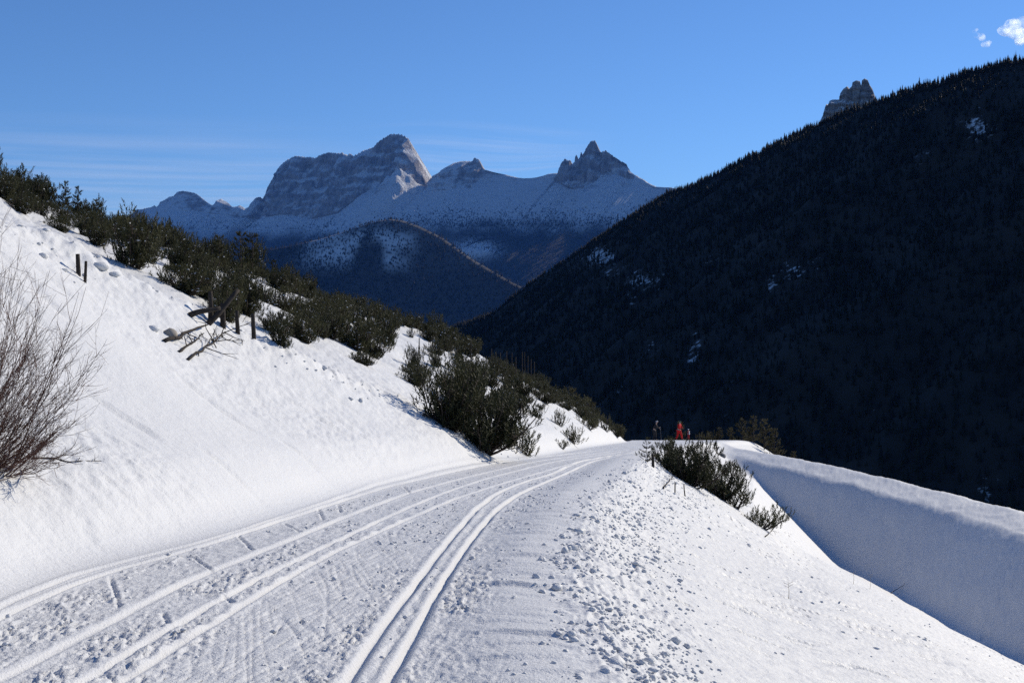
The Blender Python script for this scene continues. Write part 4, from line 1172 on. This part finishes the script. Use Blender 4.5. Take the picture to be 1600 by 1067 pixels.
# bare leafless shrub at the left edge
def shrub():
    r = np.random.default_rng(91)
    h = hit(-20, 735, 6)
    bx, by = h[0], h[1]
    K = by / 9.5 * 0.78
    e = empty('bare_shrub', (bx, by, g1(bx, by)), 0, K)
    tag(e, 'leafless reddish brown shrub fanning out thin twigs over the near snow bank', 'shrub')
    for s in range(110):
        m = MB()
        base = np.array([r.uniform(-0.75, 0.10), r.uniform(-0.35, 0.45), -0.12])
        el = R(r.uniform(8, 84)); az = R(r.normal(0, 48))
        d = np.array([math.cos(el) * math.cos(az), math.cos(el) * math.sin(az), math.sin(el)])
        L = r.uniform(0.8, 1.35) * (0.70 + 1.15 * math.sin(el) ** 2)
        L = min(L, (0.88 - base[0]) / max(0.18, d[0]))
        n = 9; t = np.linspace(0, 1, n)
        P = base + d * (L * t)[:, None]
        P[:, 2] += 0.16 * L * t ** 2 * (1 if el < 0.9 else 0.2) + np.cumsum(r.normal(0, 0.012, n))
        P[:, 0] += np.cumsum(r.normal(0, 0.012, n)); P[:, 1] += np.cumsum(r.normal(0, 0.012, n))
        rad = r.uniform(0.0042, 0.0078)
        m.tube(P, rad * (1 - 0.72 * t), 4)
        for b in range(r.integers(8, 14)):
            f = r.uniform(0.22, 0.97) * (n - 1); i = int(min(n - 2, f)); p = P[i] + (P[i + 1] - P[i]) * (f - i)
            q = d + r.normal(0, 0.42, 3); q[2] += 0.18; q /= np.linalg.norm(q)
            ln = L * r.uniform(0.16, 0.42) * (1.1 - 0.5 * f / n)
            k = np.linspace(0, 1, 5)[:, None]
            T = p + q * ln * k + np.array([0, 0, 0.06]) * k ** 2 + np.cumsum(r.normal(0, 0.008, (5, 3)), 0)
            m.tube(T, rad * 0.5 * (1 - 0.6 * k[:, 0]), 3, False)
            for c in range(r.integers(2, 5)):
                g = r.uniform(0.25, 0.95) * 4; i2 = int(min(3, g)); p2 = T[i2] + (T[i2 + 1] - T[i2]) * (g - i2)
                q2 = q + r.normal(0, 0.5, 3); q2 /= np.linalg.norm(q2)
                m.tube(np.array([p2, p2 + q2 * ln * 0.25, p2 + q2 * ln * 0.45 + [0, 0, 0.012]]), rad * np.array([0.32, 0.26, 0.18]), 3, False)
        link('stem', m.mesh('stem', M_TWIG), e)
shrub()

# ------------------------------------------------------------------ lumps of snow
def lumps(name, label, xs, ys, sz):
    xs, ys, sz = map(np.asarray, (xs, ys, sz)); n = len(xs)
    z = ground(xs, ys)
    V = ICO[None] * (1 + RNG.normal(0, 0.22, (n, 12, 1)))
    V = V * (sz[:, None] * np.stack([RNG.uniform(.8, 1.5, n), RNG.uniform(.8, 1.4, n), RNG.uniform(.5, .95, n)], 1))[:, None]
    a = RNG.uniform(0, 6.28, n); c, s = np.cos(a)[:, None], np.sin(a)[:, None]
    V = np.stack([V[..., 0] * c - V[..., 1] * s, V[..., 0] * s + V[..., 1] * c, V[..., 2]], -1) + np.stack([xs, ys, z + 0.25 * sz], 1)[:, None]
    Fc = (ICF[None] + (np.arange(n) * 12)[:, None, None]).reshape(-1, 3)
    return tag(link(name, make_mesh(name, V.reshape(-1, 3), Fc, M_SLOPE)), label, kind='stuff')
n = 5200
ys = 5.5 + 34 * RNG.random(n) ** 1.5
off = RNG.normal(0.80, 0.36, n) * (0.70 + 0.03 * ys) + 0.25 * noise2(ys * 0.5, ys * 0, 93)
k = (off > 0.15) & (fbm2(ys * 0.8, off * 1.5, 2, 511) > -0.25)
ys, off = ys[k], off[k]
xs = XR(ys) + off
lumps('snow_crumbs', 'crumbly lumps of snow strewn beside the road berm', xs, ys, np.clip(RNG.lognormal(-4.5, 0.55, len(xs)), 0.006, 0.055))
n = 2600
ys = 5.5 + 22 * RNG.random(n) ** 1.4; f = RNG.random(n)
xs = XL(ys) + (XR(ys) - XL(ys)) * f
k = (np.abs(xs - T_R1(ys)) > 0.09) & (np.abs(xs - T_R2(ys)) > 0.09) & (np.abs(xs - T_M1(ys)) > 0.09) & (np.abs(xs - T_M2(ys)) > 0.09) & (np.abs(xs - T_B(ys)) > 0.12) & (fbm2(xs * 1.5, ys * 0.7, 3, 41) > -0.05)
lumps('road_crumbs', 'small crumbs of snow on the groomed road between the ski tracks', xs[k], ys[k], np.clip(RNG.lognormal(-4.35, 0.35, k.sum()), 0.007, 0.035))
n = 900
ys = 8 + 40 * RNG.random(n) ** 1.2; xs = XR(ys) + RNG.uniform(2, 16, n)
k = fbm2(xs * 0.3, ys * 0.3, 2, 513) > 0.05
lumps('slope_crumbs', 'scattered snow crumbs on the open slope', xs[k], ys[k], np.clip(RNG.lognormal(-4.1, 0.4, k.sum()), 0.01, 0.05))
n = 110
ys = 19 + 17 * RNG.random(n); u = np.maximum(HB(ys), 0) / 0.76 + RNG.normal(-0.1, 0.55, n)
lumps('bank_lumps', 'broken snow lumps along the upper edge of the bank', XL(ys) - u, ys, np.clip(RNG.lognormal(-3.4, 0.5, n), 0.015, 0.09))

def lump_thing(px, py, wpx, label, group, mat, seed, flat=0.75, name='snow_lump'):
    h = hit(px, py, 5)
    s = wpx / F * h[1] * 0.5
    r = np.random.default_rng(seed)
    import bmesh
    bm = bmesh.new(); bmesh.ops.create_icosphere(bm, subdivisions=2, radius=1.0)
    co = np.array([v.co[:] for v in bm.verts])
    d = 1 + 0.30 * fbm3(co[:, 0] * 1.3 + seed, co[:, 1] * 1.3, co[:, 2] * 1.3, 3, seed) + 0.05 * r.normal(0, 1, len(co))
    co = co * d[:, None] * np.array([s, s * r.uniform(.8, 1.2), s * flat])
    fcs = np.array([[v.index for v in f.verts] for f in bm.faces]); bm.free()
    o = link(name, make_mesh(name, co, fcs, mat, False)); o.location = (h[0], h[1], g1(h[0], h[1]) + 0.12 * s * flat); o.rotation_euler = (0, 0, r.uniform(0, 6))
    return tag(o, label, 'rock' if name == 'rock' else 'snow lump', group)
for i, (a, b, w) in enumerate(((838, 914, 20), (862, 911, 16), (937, 941, 18), (904, 854, 16), (850, 937, 9), (960, 921, 10), (925, 960, 14), (893, 1005, 18), (848, 1022, 11), (884, 1032, 13), (940, 1024, 13), (978, 1033, 11), (1002, 969, 12), (1014, 989, 16), (944, 995, 14), (920, 875, 9),
                                (1035, 975, 8), (1108, 828, 10), (1110, 1002, 8), (946, 1060, 20), (921, 945, 14), (1010, 873, 12), (1170, 853, 9), (1045, 937, 9), (933, 896, 12), (973, 916, 11))):
    lump_thing(a, b, w * 0.8, (f"{'large' if w > 15 else 'middling' if w > 10 else 'small'} snow lump {'near the bottom centre beside' if b > 990 else 'at mid height beside' if b > 900 else 'far up along'} the road berm" if a < 1000 else f"{'large' if w > 13 else 'small'} snow lump lying out on the open slope"), 'snow lumps beside the berm', M_SLOPE, 600 + i)
for i, (a, b, w, l) in enumerate(((66, 400, 26, 'big snow block on the bank above the split post stub'), (100, 424, 18, 'greyish clod on the bank just uphill of the split post stub'), (155, 418, 40, 'long snow slab stuck to the edge of the bank under the pines'),
                                  (178, 432, 24, 'rounded snow chunk on the bank below the long slab'), (240, 515, 28, 'shaded snow block at the head of the straight fallen branch'), (282, 525, 18, 'small round snow block between fallen branch and bank edge'))):
    lump_thing(a, b, w * 0.75, l, 'snow blocks on the bank', M_BANK, 640 + i, 0.5)
M_STONE = simple_mat('grey_stone', (0.17, 0.165, 0.16), 0.9, 0.3, 3)
lump_thing(265, 524, 24, 'pale earthy stone uncovered at the head of the straight fallen branch', None, simple_mat('earthy_stone', (0.33, 0.30, 0.26), 0.9, 0.3, 3), 650, 0.7, 'rock')
lump_thing(1128, 713, 13, 'grey boulder half sunk in snow at the top of the gully behind the pine clump', None, M_STONE, 651, 0.65, 'rock')

# dry grass stems on the slope
for i, (a, b, hp, l) in enumerate(((1231, 935, 30, 'single dry stem standing on the open slope, uphill one of three'), (1333, 912, 20, 'single dry stem standing on the open slope near the shadow, middle one of three'), (1359, 920, 24, 'single dry stem on the open slope closest to the gully shadow'))):
    h = hit(a, b, 8); hh = hp / F * h[1]
    m = MB(); t = np.linspace(0, 1, 6); m.tube(np.stack([0.06 * hh * np.sin(t * 3), 0 * t, -0.05 + (hh + 0.05) * t], 1), 0.006 * (1 - 0.6 * t), 4)
    for q in range(4): m.tube(np.array([[0.05 * hh, 0, hh * (0.7 + 0.07 * q)], [0.05 * hh + (0.08 if q % 2 else -0.08), 0.02, hh * (0.8 + 0.07 * q)]]), 0.003, 3)
    o = link('dry_stem', m.mesh('dry_stem', simple_mat('dry_grass', (0.25, 0.19, 0.11)))); o.location = (h[0], h[1], g1(h[0], h[1])); tag(o, l, 'stem')

# ------------------------------------------------------------------ clouds
mc = bpy.data.materials.new('cloud_vapour'); mc.use_nodes = True
cn, cl_ = mc.node_tree.nodes, mc.node_tree.links
cn.remove(cn['Principled BSDF'])
df, tr_, tp = cn.new('ShaderNodeBsdfDiffuse'), cn.new('ShaderNodeBsdfTranslucent'), cn.new('ShaderNodeBsdfTransparent')
df.inputs[0].default_value = tr_.inputs[0].default_value = (0.8, 0.8, 0.8, 1)
m1, m2 = cn.new('ShaderNodeAddShader'), cn.new('ShaderNodeMixShader')
tc, nz, rp = cn.new('ShaderNodeTexCoord'), cn.new('ShaderNodeTexNoise'), cn.new('ShaderNodeMapRange')
nz.inputs['Scale'].default_value = 0.008; nz.inputs['Detail'].default_value = 5; nz.inputs['Roughness'].default_value = 0.65
rp.inputs[1].default_value = 0.36; rp.inputs[2].default_value = 0.70; rp.inputs[4].default_value = 0.42
at = cn.new('ShaderNodeAttribute'); at.attribute_name = 'thin'
sb = cn.new('ShaderNodeMath'); sb.operation = 'SUBTRACT'
cl_.new(tc.outputs['Object'], nz.inputs['Vector']); cl_.new(nz.outputs['Fac'], sb.inputs[0]); cl_.new(at.outputs['Fac'], sb.inputs[1]); cl_.new(sb.outputs[0], rp.inputs[0])
cl_.new(df.outputs[0], m1.inputs[0]); cl_.new(tr_.outputs[0], m1.inputs[1])
cl_.new(rp.outputs[0], m2.inputs[0]); cl_.new(tp.outputs[0], m2.inputs[1]); cl_.new(m1.outputs[0], m2.inputs[2]); cl_.new(m2.outputs[0], cn['Material Output'].inputs['Surface'])
def cloud(px, py, puffs, label, seed, thin):
    import bmesh
    y = 14500.0; k = y / F
    bm = bmesh.new(); bmesh.ops.create_icosphere(bm, subdivisions=3, radius=1.0)
    co = np.array([v.co[:] for v in bm.verts]); fs = np.array([[v.index for v in f.verts] for f in bm.faces]); bm.free()
    r = np.random.default_rng(seed); V = []; Fs = []; th = []
    for (a, b, rad) in puffs:
        for j in range(2):
            c = np.array([(a - px) * k, r.normal(0, rad * k * 0.5), (py - b) * k]) + r.normal(0, rad * k * 0.35, 3)
            q = co * (rad * k * r.uniform(0.5, 0.95)) * np.array([1.15, 1.1, 0.9])
            w = c + q * (1 + 0.45 * fbm3((q[:, 0] + c[0]) / 95, (q[:, 1] + c[1]) / 95, (q[:, 2] + c[2]) / 95, 4, seed))[:, None]
            Fs.append(fs + len(V) * len(co)); V.append(w); th.append(np.full(len(co), thin))
    o = link('cloud', make_mesh('cloud', np.concatenate(V), np.concatenate(Fs), mc, True, {'thin': np.concatenate(th)}))
    o.location = ((px - 800) * k, y, (HZ - py) * k)
    return tag(o, label, 'cloud')
cloud(1590, 50, [(1575, 40, 11), (1585, 36, 11), (1596, 42, 13), (1590, 54, 11), (1601, 56, 13), (1596, 68, 9), (1572, 50, 7), (1612, 48, 15)], 'small bright white cloud at the picture edge above the wooded ridge', 701, 0.0)
cloud(1533, 60, [(1524, 47, 5), (1529, 56, 6), (1534, 63, 8), (1539, 70, 6), (1546, 68, 4)], 'thin wisp of cloud beside the bright white cloud', 702, 0.07)

def cirrus(name, x0, x1, y0, y1, z, scale, lo, hi, amount, rot, label):
    m = bpy.data.materials.new('cirrus_ice'); m.use_nodes = True
    n_, l_ = m.node_tree.nodes, m.node_tree.links
    n_.remove(n_['Principled BSDF'])
    t = n_.new('ShaderNodeBsdfTranslucent'); t.inputs[0].default_value = (0.95, 0.95, 0.95, 1); p = n_.new('ShaderNodeBsdfTransparent'); mx_ = n_.new('ShaderNodeMixShader')
    c = n_.new('ShaderNodeTexCoord'); mp = n_.new('ShaderNodeMapping'); mp.inputs['Scale'].default_value = scale; mp.inputs['Rotation'].default_value = (0, 0, rot)
    nn_ = n_.new('ShaderNodeTexNoise'); nn_.inputs['Scale'].default_value = 1; nn_.inputs['Detail'].default_value = 3.5; nn_.inputs['Roughness'].default_value = 0.55
    r = n_.new('ShaderNodeMapRange'); r.inputs[1].default_value = lo; r.inputs[2].default_value = hi; r.inputs[4].default_value = amount
    e = n_.new('ShaderNodeAttribute'); e.attribute_name = 'edge'; mu = n_.new('ShaderNodeMath'); mu.operation = 'MULTIPLY'
    l_.new(c.outputs['Object'], mp.inputs[0]); l_.new(mp.outputs[0], nn_.inputs['Vector']); l_.new(nn_.outputs['Fac'], r.inputs[0])
    l_.new(r.outputs[0], mu.inputs[0]); l_.new(e.outputs['Fac'], mu.inputs[1]); l_.new(mu.outputs[0], mx_.inputs[0]); l_.new(p.outputs[0], mx_.inputs[1]); l_.new(t.outputs[0], mx_.inputs[2])
    l_.new(mx_.outputs[0], n_['Material Output'].inputs['Surface'])
    a = np.linspace(0, 1, 24); A, B = np.meshgrid(a, a, indexing='ij')
    ed = np.clip(np.sin(A * np.pi) * 1.5, 0, 1) * np.clip(np.sin(B * np.pi) * 1.5, 0, 1)
    V = np.stack([x0 + (x1 - x0) * A, y0 + (y1 - y0) * B, z + 150 * np.sin(A * 5 + B * 3)], -1).reshape(-1, 3)
    o = link(name, make_mesh(name, V, grid_faces(24, 24), m, True, {'edge': ed.ravel()}))
    return tag(o, label, kind='stuff')
cirrus('cirrus_streaks', -30000, -2700, 31500, 76000, 5200, (0.00008, 0.00033, 0.001), 0.34, 0.82, 0.32, 0.05, 'faint streaks of high cloud over the left end of the range')
cirrus('cirrus_streak', -4700, 3400, 34000, 47000, 5200, (0.00011, 0.00067, 0.001), 0.38, 0.78, 0.22, -0.15, 'faint streak of high cloud behind the domed summit and the spire')

# ------------------------------------------------------------------ the three people
def skin_mesh(name, pts, edges, rad, mat, root=0, sub=2):
    me = bpy.data.meshes.new('tmp'); me.from_pydata([tuple(p) for p in pts], edges, []); me.update()
    o = bpy.data.objects.new('tmp', me); COL.objects.link(o)
    md = o.modifiers.new('s', 'SKIN')
    for i, r in enumerate(rad):
        rr = r if isinstance(r, tuple) else (r, r)
        me.skin_vertices[0].data[i].radius = rr
        me.skin_vertices[0].data[i].use_root = (i == root)
    sb = o.modifiers.new('d', 'SUBSURF'); sb.levels = sub
    dg = bpy.context.evaluated_depsgraph_get(); dg.update()
    out = bpy.data.meshes.new_from_object(o.evaluated_get(dg)); out.name = name
    bpy.data.objects.remove(o); bpy.data.meshes.remove(me)
    out.materials.clear(); out.materials.append(mat)
    for p in out.polygons: p.use_smooth = True
    return out

M_SKIN = simple_mat('skin', (0.48, 0.30, 0.22), 0.6, 0.06)
def cloth(name, c): return simple_mat(name, c, 0.8, 0.15, 9)

def person(x, y, facing, J, h, colours, label, hat, extra=None):
    """J: joints in units of body height, x forward, y to the left, z up"""
    z = g1(x, y)
    e = empty('person', (x, y, z + 0.01), facing)
    tag(e, label, 'person')
    S = lambda p: tuple(c * h for c in p)
    w = 0.105 if not hat.get('child') else 0.10
    P = {}
    for k, v in J.items(): P[k] = np.array(v, float)
    hip, chest, neck, head = P['hip'], P['chest'], P['neck'], P['head']
    names = ['hip', 'waist', 'chest', 'neck', 'chin', 'head', 'crown']
    P['waist'] = hip * 0.5 + chest * 0.5; P['chin'] = neck + (head - neck) * 0.55 + np.array([0.018, 0, 0]); P['crown'] = head + (head - neck) * 0.45
    rad = {'hip': .066, 'waist': .062, 'chest': .072, 'neck': .028, 'chin': .034, 'head': .046, 'crown': .034, 'shoulder': .036, 'elbow': .025, 'wrist': .018, 'hand': .02, 'thigh': .055, 'knee': .035, 'ankle': .023, 'toe': .020}
    order = list(names); edges = [(0, 1), (1, 2), (2, 3), (3, 4), (4, 5), (5, 6)]
    for sd in ('l', 'r'):
        for par, chain in (('chest', ('shoulder', 'elbow', 'wrist', 'hand')), ('hip', ('thigh', 'knee', 'ankle', 'toe'))):
            last = order.index(par)
            for c in chain:
                order.append(c + '_' + sd); edges.append((last, len(order) - 1)); last = len(order) - 1
    R_ = lambda n: rad[n.split('_')[0]] * h
    link('body', skin_mesh('body', [S(P[n]) for n in order], edges, [R_(n) for n in order], M_SKIN, 0, 1), e)
    def sub_mesh(nm, keep, grow, mat, root=0):
        idx = {n: i for i, n in enumerate(keep)}
        ed = [(idx[order[a]], idx[order[b]]) for a, b in edges if order[a] in idx and order[b] in idx]
        link(nm, skin_mesh(nm, [S(P[n]) for n in keep], ed, [R_(n) * grow + 0.012 * h for n in keep], mat, root), e)
    arms = [a + s for s in ('_l', '_r') for a in ('shoulder', 'elbow', 'wrist')]
    legs = [a + s for s in ('_l', '_r') for a in ('thigh', 'knee', 'ankle')]
    sub_mesh('jacket', ['hip', 'waist', 'chest'] + arms, 1.1, colours['jacket'])
    sub_mesh('trousers', ['hip'] + legs, 1.12, colours['trousers'])
    for s in ('_l', '_r'):
        a, t = P['ankle' + s], P['toe' + s]
        heel = a + np.array([-0.02, 0, -0.025])
        link('boot', skin_mesh('boot', [S(a + np.array([0, 0, 0.03])), S(a + np.array([0, 0, -0.012])), S(heel), S(t)], [(0, 1), (1, 2), (1, 3)], [.030 * h, .028 * h, .022 * h, .021 * h], colours['boots'], 1), e)
        # glove with palm, four unequal fingers and a thumb
        wv, hv = P['wrist' + s], P['hand' + s]
        d = (hv - wv) / (np.linalg.norm(hv - wv) + 1e-9); sdv = np.cross(d, [0, 0, 1.0]); sdv = sdv / (np.linalg.norm(sdv) + 1e-9); dn = np.cross(d, sdv)
        gp = [wv, wv + d * 0.028]; ge = [(0, 1)]; gr = [.017, .021]
        for i, (o_, L) in enumerate(((-.016, .030), (-.006, .036), (.005, .034), (.015, .026))):
            b = wv + d * 0.042 + sdv * o_; gp += [b, b + d * L * 0.6 - dn * 0.006, b + d * L * 0.75 - dn * 0.022]; k = len(gp)
            ge += [(1, k - 3), (k - 3, k - 2), (k - 2, k - 1)]; gr += [.0075, .0068, .0058]
        b = wv + d * 0.018 - sdv * 0.022; gp += [b, b + d * 0.02 - sdv * 0.01 - dn * 0.012]; k = len(gp); ge += [(1, k - 2), (k - 2, k - 1)]; gr += [.008, .0065]
        link('glove', skin_mesh('glove', [S(p) for p in gp], ge, [r * h for r in gr], colours['gloves'], 1, 1), e)
    hd = P['head']
    up = (P['crown'] - hd) / np.linalg.norm(P['crown'] - hd)
    m = MB()
    g = np.linspace(0, 1, 7)
    for_ = np.array([math.cos(0), 0, 0])
    a = np.arange(14) * 2 * np.pi / 14
    ring = []
    for i, t in enumerate(g):
        rr = 0.056 * math.cos(t * 1.50) ** 0.75 + 0.002
        c = hd + up * (0.006 + 0.058 * math.sin(t * 1.5)) + np.array([-0.004, 0, 0])
        ring.append(np.stack([c[0] + rr * np.cos(a) * 1.1, c[1] + rr * np.sin(a), np.full(14, c[2])], 1))
    V = np.concatenate(ring) * h; i = np.arange(7 * 14).reshape(7, 14)
    m.add(V, None, np.stack([i[:-1], np.roll(i[:-1], -1, 1), np.roll(i[1:], -1, 1), i[1:]], -1).reshape(-1, 4))
    link(hat['name'], m.mesh(hat['name'], hat['mat'], True), e)
    # face: nose, eyes, mouth, ears
    fc_ = MB()
    def blob(c, r, sc=(1, 1, 1)): fc_.add((ICO * np.array(sc) * r + c) * h, ICF)
    blob(hd + [0.052, 0, -0.008], 0.010, (1.2, .7, 1.2)); blob(hd + [0.0, 0.050, -0.01], 0.012, (.8, .4, 1.2)); blob(hd + [0.0, -0.050, -0.01], 0.012, (.8, .4, 1.2))
    link('face', fc_.mesh('face', M_SKIN, True), e)
    ey = MB()
    for q in (0.018, -0.018): ey.add((ICO * 0.006 + hd + [0.045, q, 0.0]) * h, ICF)
    ey.add((ICO * np.array([.3, 1.4, .35]) * 0.010 + hd + [0.046, 0, -0.028]) * h, ICF)
    link('eyes_and_mouth', ey.mesh('eyes_and_mouth', simple_mat('dark_features', (0.05, 0.02, 0.02)), True), e)
    if extra: extra(e, P, h)
    return e

BLACK = cloth('black_cloth', (0.018, 0.018, 0.022)); RED = cloth('red_cloth', (0.50, 0.012, 0.014)); DRED = cloth('dark_red_cloth', (0.22, 0.015, 0.02)); WHITE = cloth('white_cloth', (0.62, 0.64, 0.68)); BLUE = cloth('navy_cloth', (0.03, 0.04, 0.11))
GREY = cloth('grey_knit', (0.42, 0.42, 0.42)); BOOT = cloth('black_boot', (0.02, 0.02, 0.02)); GREEN = cloth('dark_green_knit', (0.02, 0.07, 0.06))
def joints(lean=0.0, split=0.07, arm=0.2, bend=0.03, fwd=0.0):
    j = {'hip': (0, 0, 0.52), 'chest': (lean * 0.75, 0, 0.72), 'neck': (lean, 0, 0.835), 'head': (lean * 1.25 + 0.01, 0, 0.925)}
    for s, q in (('l', 1), ('r', -1)):
        f = fwd * q
        j['shoulder_' + s] = (lean * 0.9, 0.105 * q, 0.79); j['elbow_' + s] = (lean + arm * 0.35, 0.145 * q, 0.64); j['wrist_' + s] = (lean + arm, 0.125 * q, 0.57 + arm * 0.35); j['hand_' + s] = (lean + arm * 1.22, 0.115 * q, 0.565 + arm * 0.42)
        j['thigh_' + s] = (0.0 + f * 0.2, 0.052 * q, 0.47); j['knee_' + s] = (bend + f * 0.6, (0.05 + split * 0.4) * q, 0.27); j['ankle_' + s] = (f, (0.045 + split) * q, 0.052); j['toe_' + s] = (f + 0.10, (0.05 + split * 1.1) * q, 0.018)
    return j

# skier in black, leaning forward on the poles
bx, by = (1022 - 800) / F * 107.0, 107.0
JB = joints(0.10, 0.012, 0.17, 0.05, 0.06)
pb = person(bx, by, R(-12), JB, 1.78, dict(jacket=BLACK, trousers=BLACK, boots=BOOT, gloves=BLACK), 'person in black ski clothes and grey cap leaning forward on cross country skis', dict(name='cap', mat=GREY))
def world_of(e, p, h):
    c, s = math.cos(e.rotation_euler[2]), math.sin(e.rotation_euler[2])
    return np.array([e.location[0] + (p[0] * c - p[1] * s) * h, e.location[1] + (p[0] * s + p[1] * c) * h, e.location[2] + p[2] * h])
M_SKI = simple_mat('dark_ski', (0.03, 0.03, 0.035), 0.4, 0.2); M_POLE = simple_mat('ski_pole_shaft', (0.12, 0.12, 0.12), 0.4, 0.1)
for s, nm in (('l', 'far'), ('r', 'near')):
    t = np.array(JB['toe_' + s]); a = world_of(pb, (t[0] - 0.05, t[1], 0), 1.78)
    xs = np.linspace(-0.85, 1.0, 14); zt = np.where(xs > 0.75, (xs - 0.75) ** 2 * 2.2, 0) + 0.02
    m = MB(); hw = 0.025
    V = np.concatenate([np.stack([xs, np.full(14, q * hw), zt + dz], 1) for dz in (0, 0.02) for q in (-1, 1)])
    i = np.arange(14); Q = []
    for (p_, q_) in ((0, 1), (1, 3), (3, 2), (2, 0)): Q += [(p_ * 14 + k, q_ * 14 + k, q_ * 14 + k + 1, p_ * 14 + k + 1) for k in range(13)]
    Q += [(0, 14, 42, 28), (13, 27, 55, 41)]
    m.add(V, None, Q)
    o = link('ski', m.mesh('ski', M_SKI)); o.location = (a[0], a[1], g1(a[0], a[1]) - 0.004); o.rotation_euler = (0, 0, R(-12))
    tag(o, f'dark cross country ski under the {nm} foot of the black skier', 'ski')
    hnd = world_of(pb, JB['hand_' + s], 1.78); gx, gy = hnd[0] + 0.10, hnd[1] + (0.12 if s == 'l' else -0.12)
    tip = np.array([gx, gy, g1(gx, gy) - 0.02])
    m = MB(); ax = (hnd - tip) / np.linalg.norm(hnd - tip)
    m.tube(np.array([tip - hnd, ax * 0.06]), 0.009, 6); m.tube(np.array([-ax * 0.07, ax * 0.08]), 0.017, 6); m.tube(np.array([tip - hnd + ax * 0.06, tip - hnd + ax * 0.075]), 0.045, 8)
    o = link('ski_pole', m.mesh('ski_pole', M_POLE)); o.location = hnd
    tag(o, f'thin ski pole held in the {nm} hand of the black skier', 'ski pole')
# skier in red, legs apart
rx, ry = (1061 - 800) / F * 109.5, 109.5
person(rx, ry, R(-35), joints(0.03, 0.12, 0.13, 0.03, 0.09), 1.80, dict(jacket=RED, trousers=RED, boots=BOOT, gloves=BLACK), 'person in a bright red ski suit standing with legs apart', dict(name='cap', mat=GREEN))
# child with a white bib
def bib(e, P, h):
    m = MB(); n = 10; a = np.linspace(-0.9, 0.9, n)
    for sg in (1, -1):
        V = []
        for zz in (0.50, 0.60, 0.70, 0.80):
            V += [((0.098 * math.cos(k)) * sg, 0.118 * math.sin(k) * 1.05, zz) for k in a]
        V = np.array(V) * h; i = np.arange(4 * n).reshape(4, n)
        m.add(V, None, np.stack([i[:-1, :-1], i[:-1, 1:], i[1:, 1:], i[1:, :-1]], -1).reshape(-1, 4))
    for q in (-0.09, 0.09): m.add(np.array([(-0.06, q - .02, .80), (-0.06, q + .02, .80), (0.06, q + .02, .80), (0.06, q - .02, .80)]) * h, None, [(0, 1, 2, 3)])
    b = link('bib', m.mesh('bib', WHITE, True), e)
    s = MB()
    for sg in (1, -1): s.add(np.array([(0.101 * sg, 0.03 * math.cos(k), 0.66 + 0.045 * math.sin(k)) for k in np.arange(10) * 0.628]) * h, [(0, j, j + 1) for j in range(1, 9)])
    link('emblem', s.mesh('emblem', BLUE), b)
kx, ky = (1076 - 800) / F * 109.0, 109.0
person(kx, ky, R(150), joints(0.01, 0.05, 0.06, 0.015, 0.02), 1.02, dict(jacket=DRED, trousers=DRED, boots=BOOT, gloves=BLUE), 'child with a white race bib, helmet and dark red trousers beside the red skier', dict(name='helmet', mat=WHITE, child=True), bib)

# ------------------------------------------------------------------ haze
hm = bpy.data.materials.new('haze'); hm.use_nodes = True
hn, hl = hm.node_tree.nodes, hm.node_tree.links
hn.remove(hn['Principled BSDF'])
pv = hn.new('ShaderNodeVolumePrincipled')
pv.inputs['Color'].default_value = (0.09, 0.31, 1.0, 1)
pv.inputs['Density'].default_value = 1.0e-5
pv.inputs['Anisotropy'].default_value = 0.0
hl.new(pv.outputs[0], hn['Material Output'].inputs['Volume'])
b = np.array([(x, y, z) for x in (-30000, 30000) for y in (-5000, 31500) for z in (-302.5, 2750)], float)
me = make_mesh('haze', b, np.array([[0, 1, 3, 2], [4, 6, 7, 5], [0, 4, 5, 1], [2, 3, 7, 6], [0, 2, 6, 4], [1, 5, 7, 3]]), hm)
tag(link('haze', me), 'pale blue air between the road and the far range', kind='stuff')
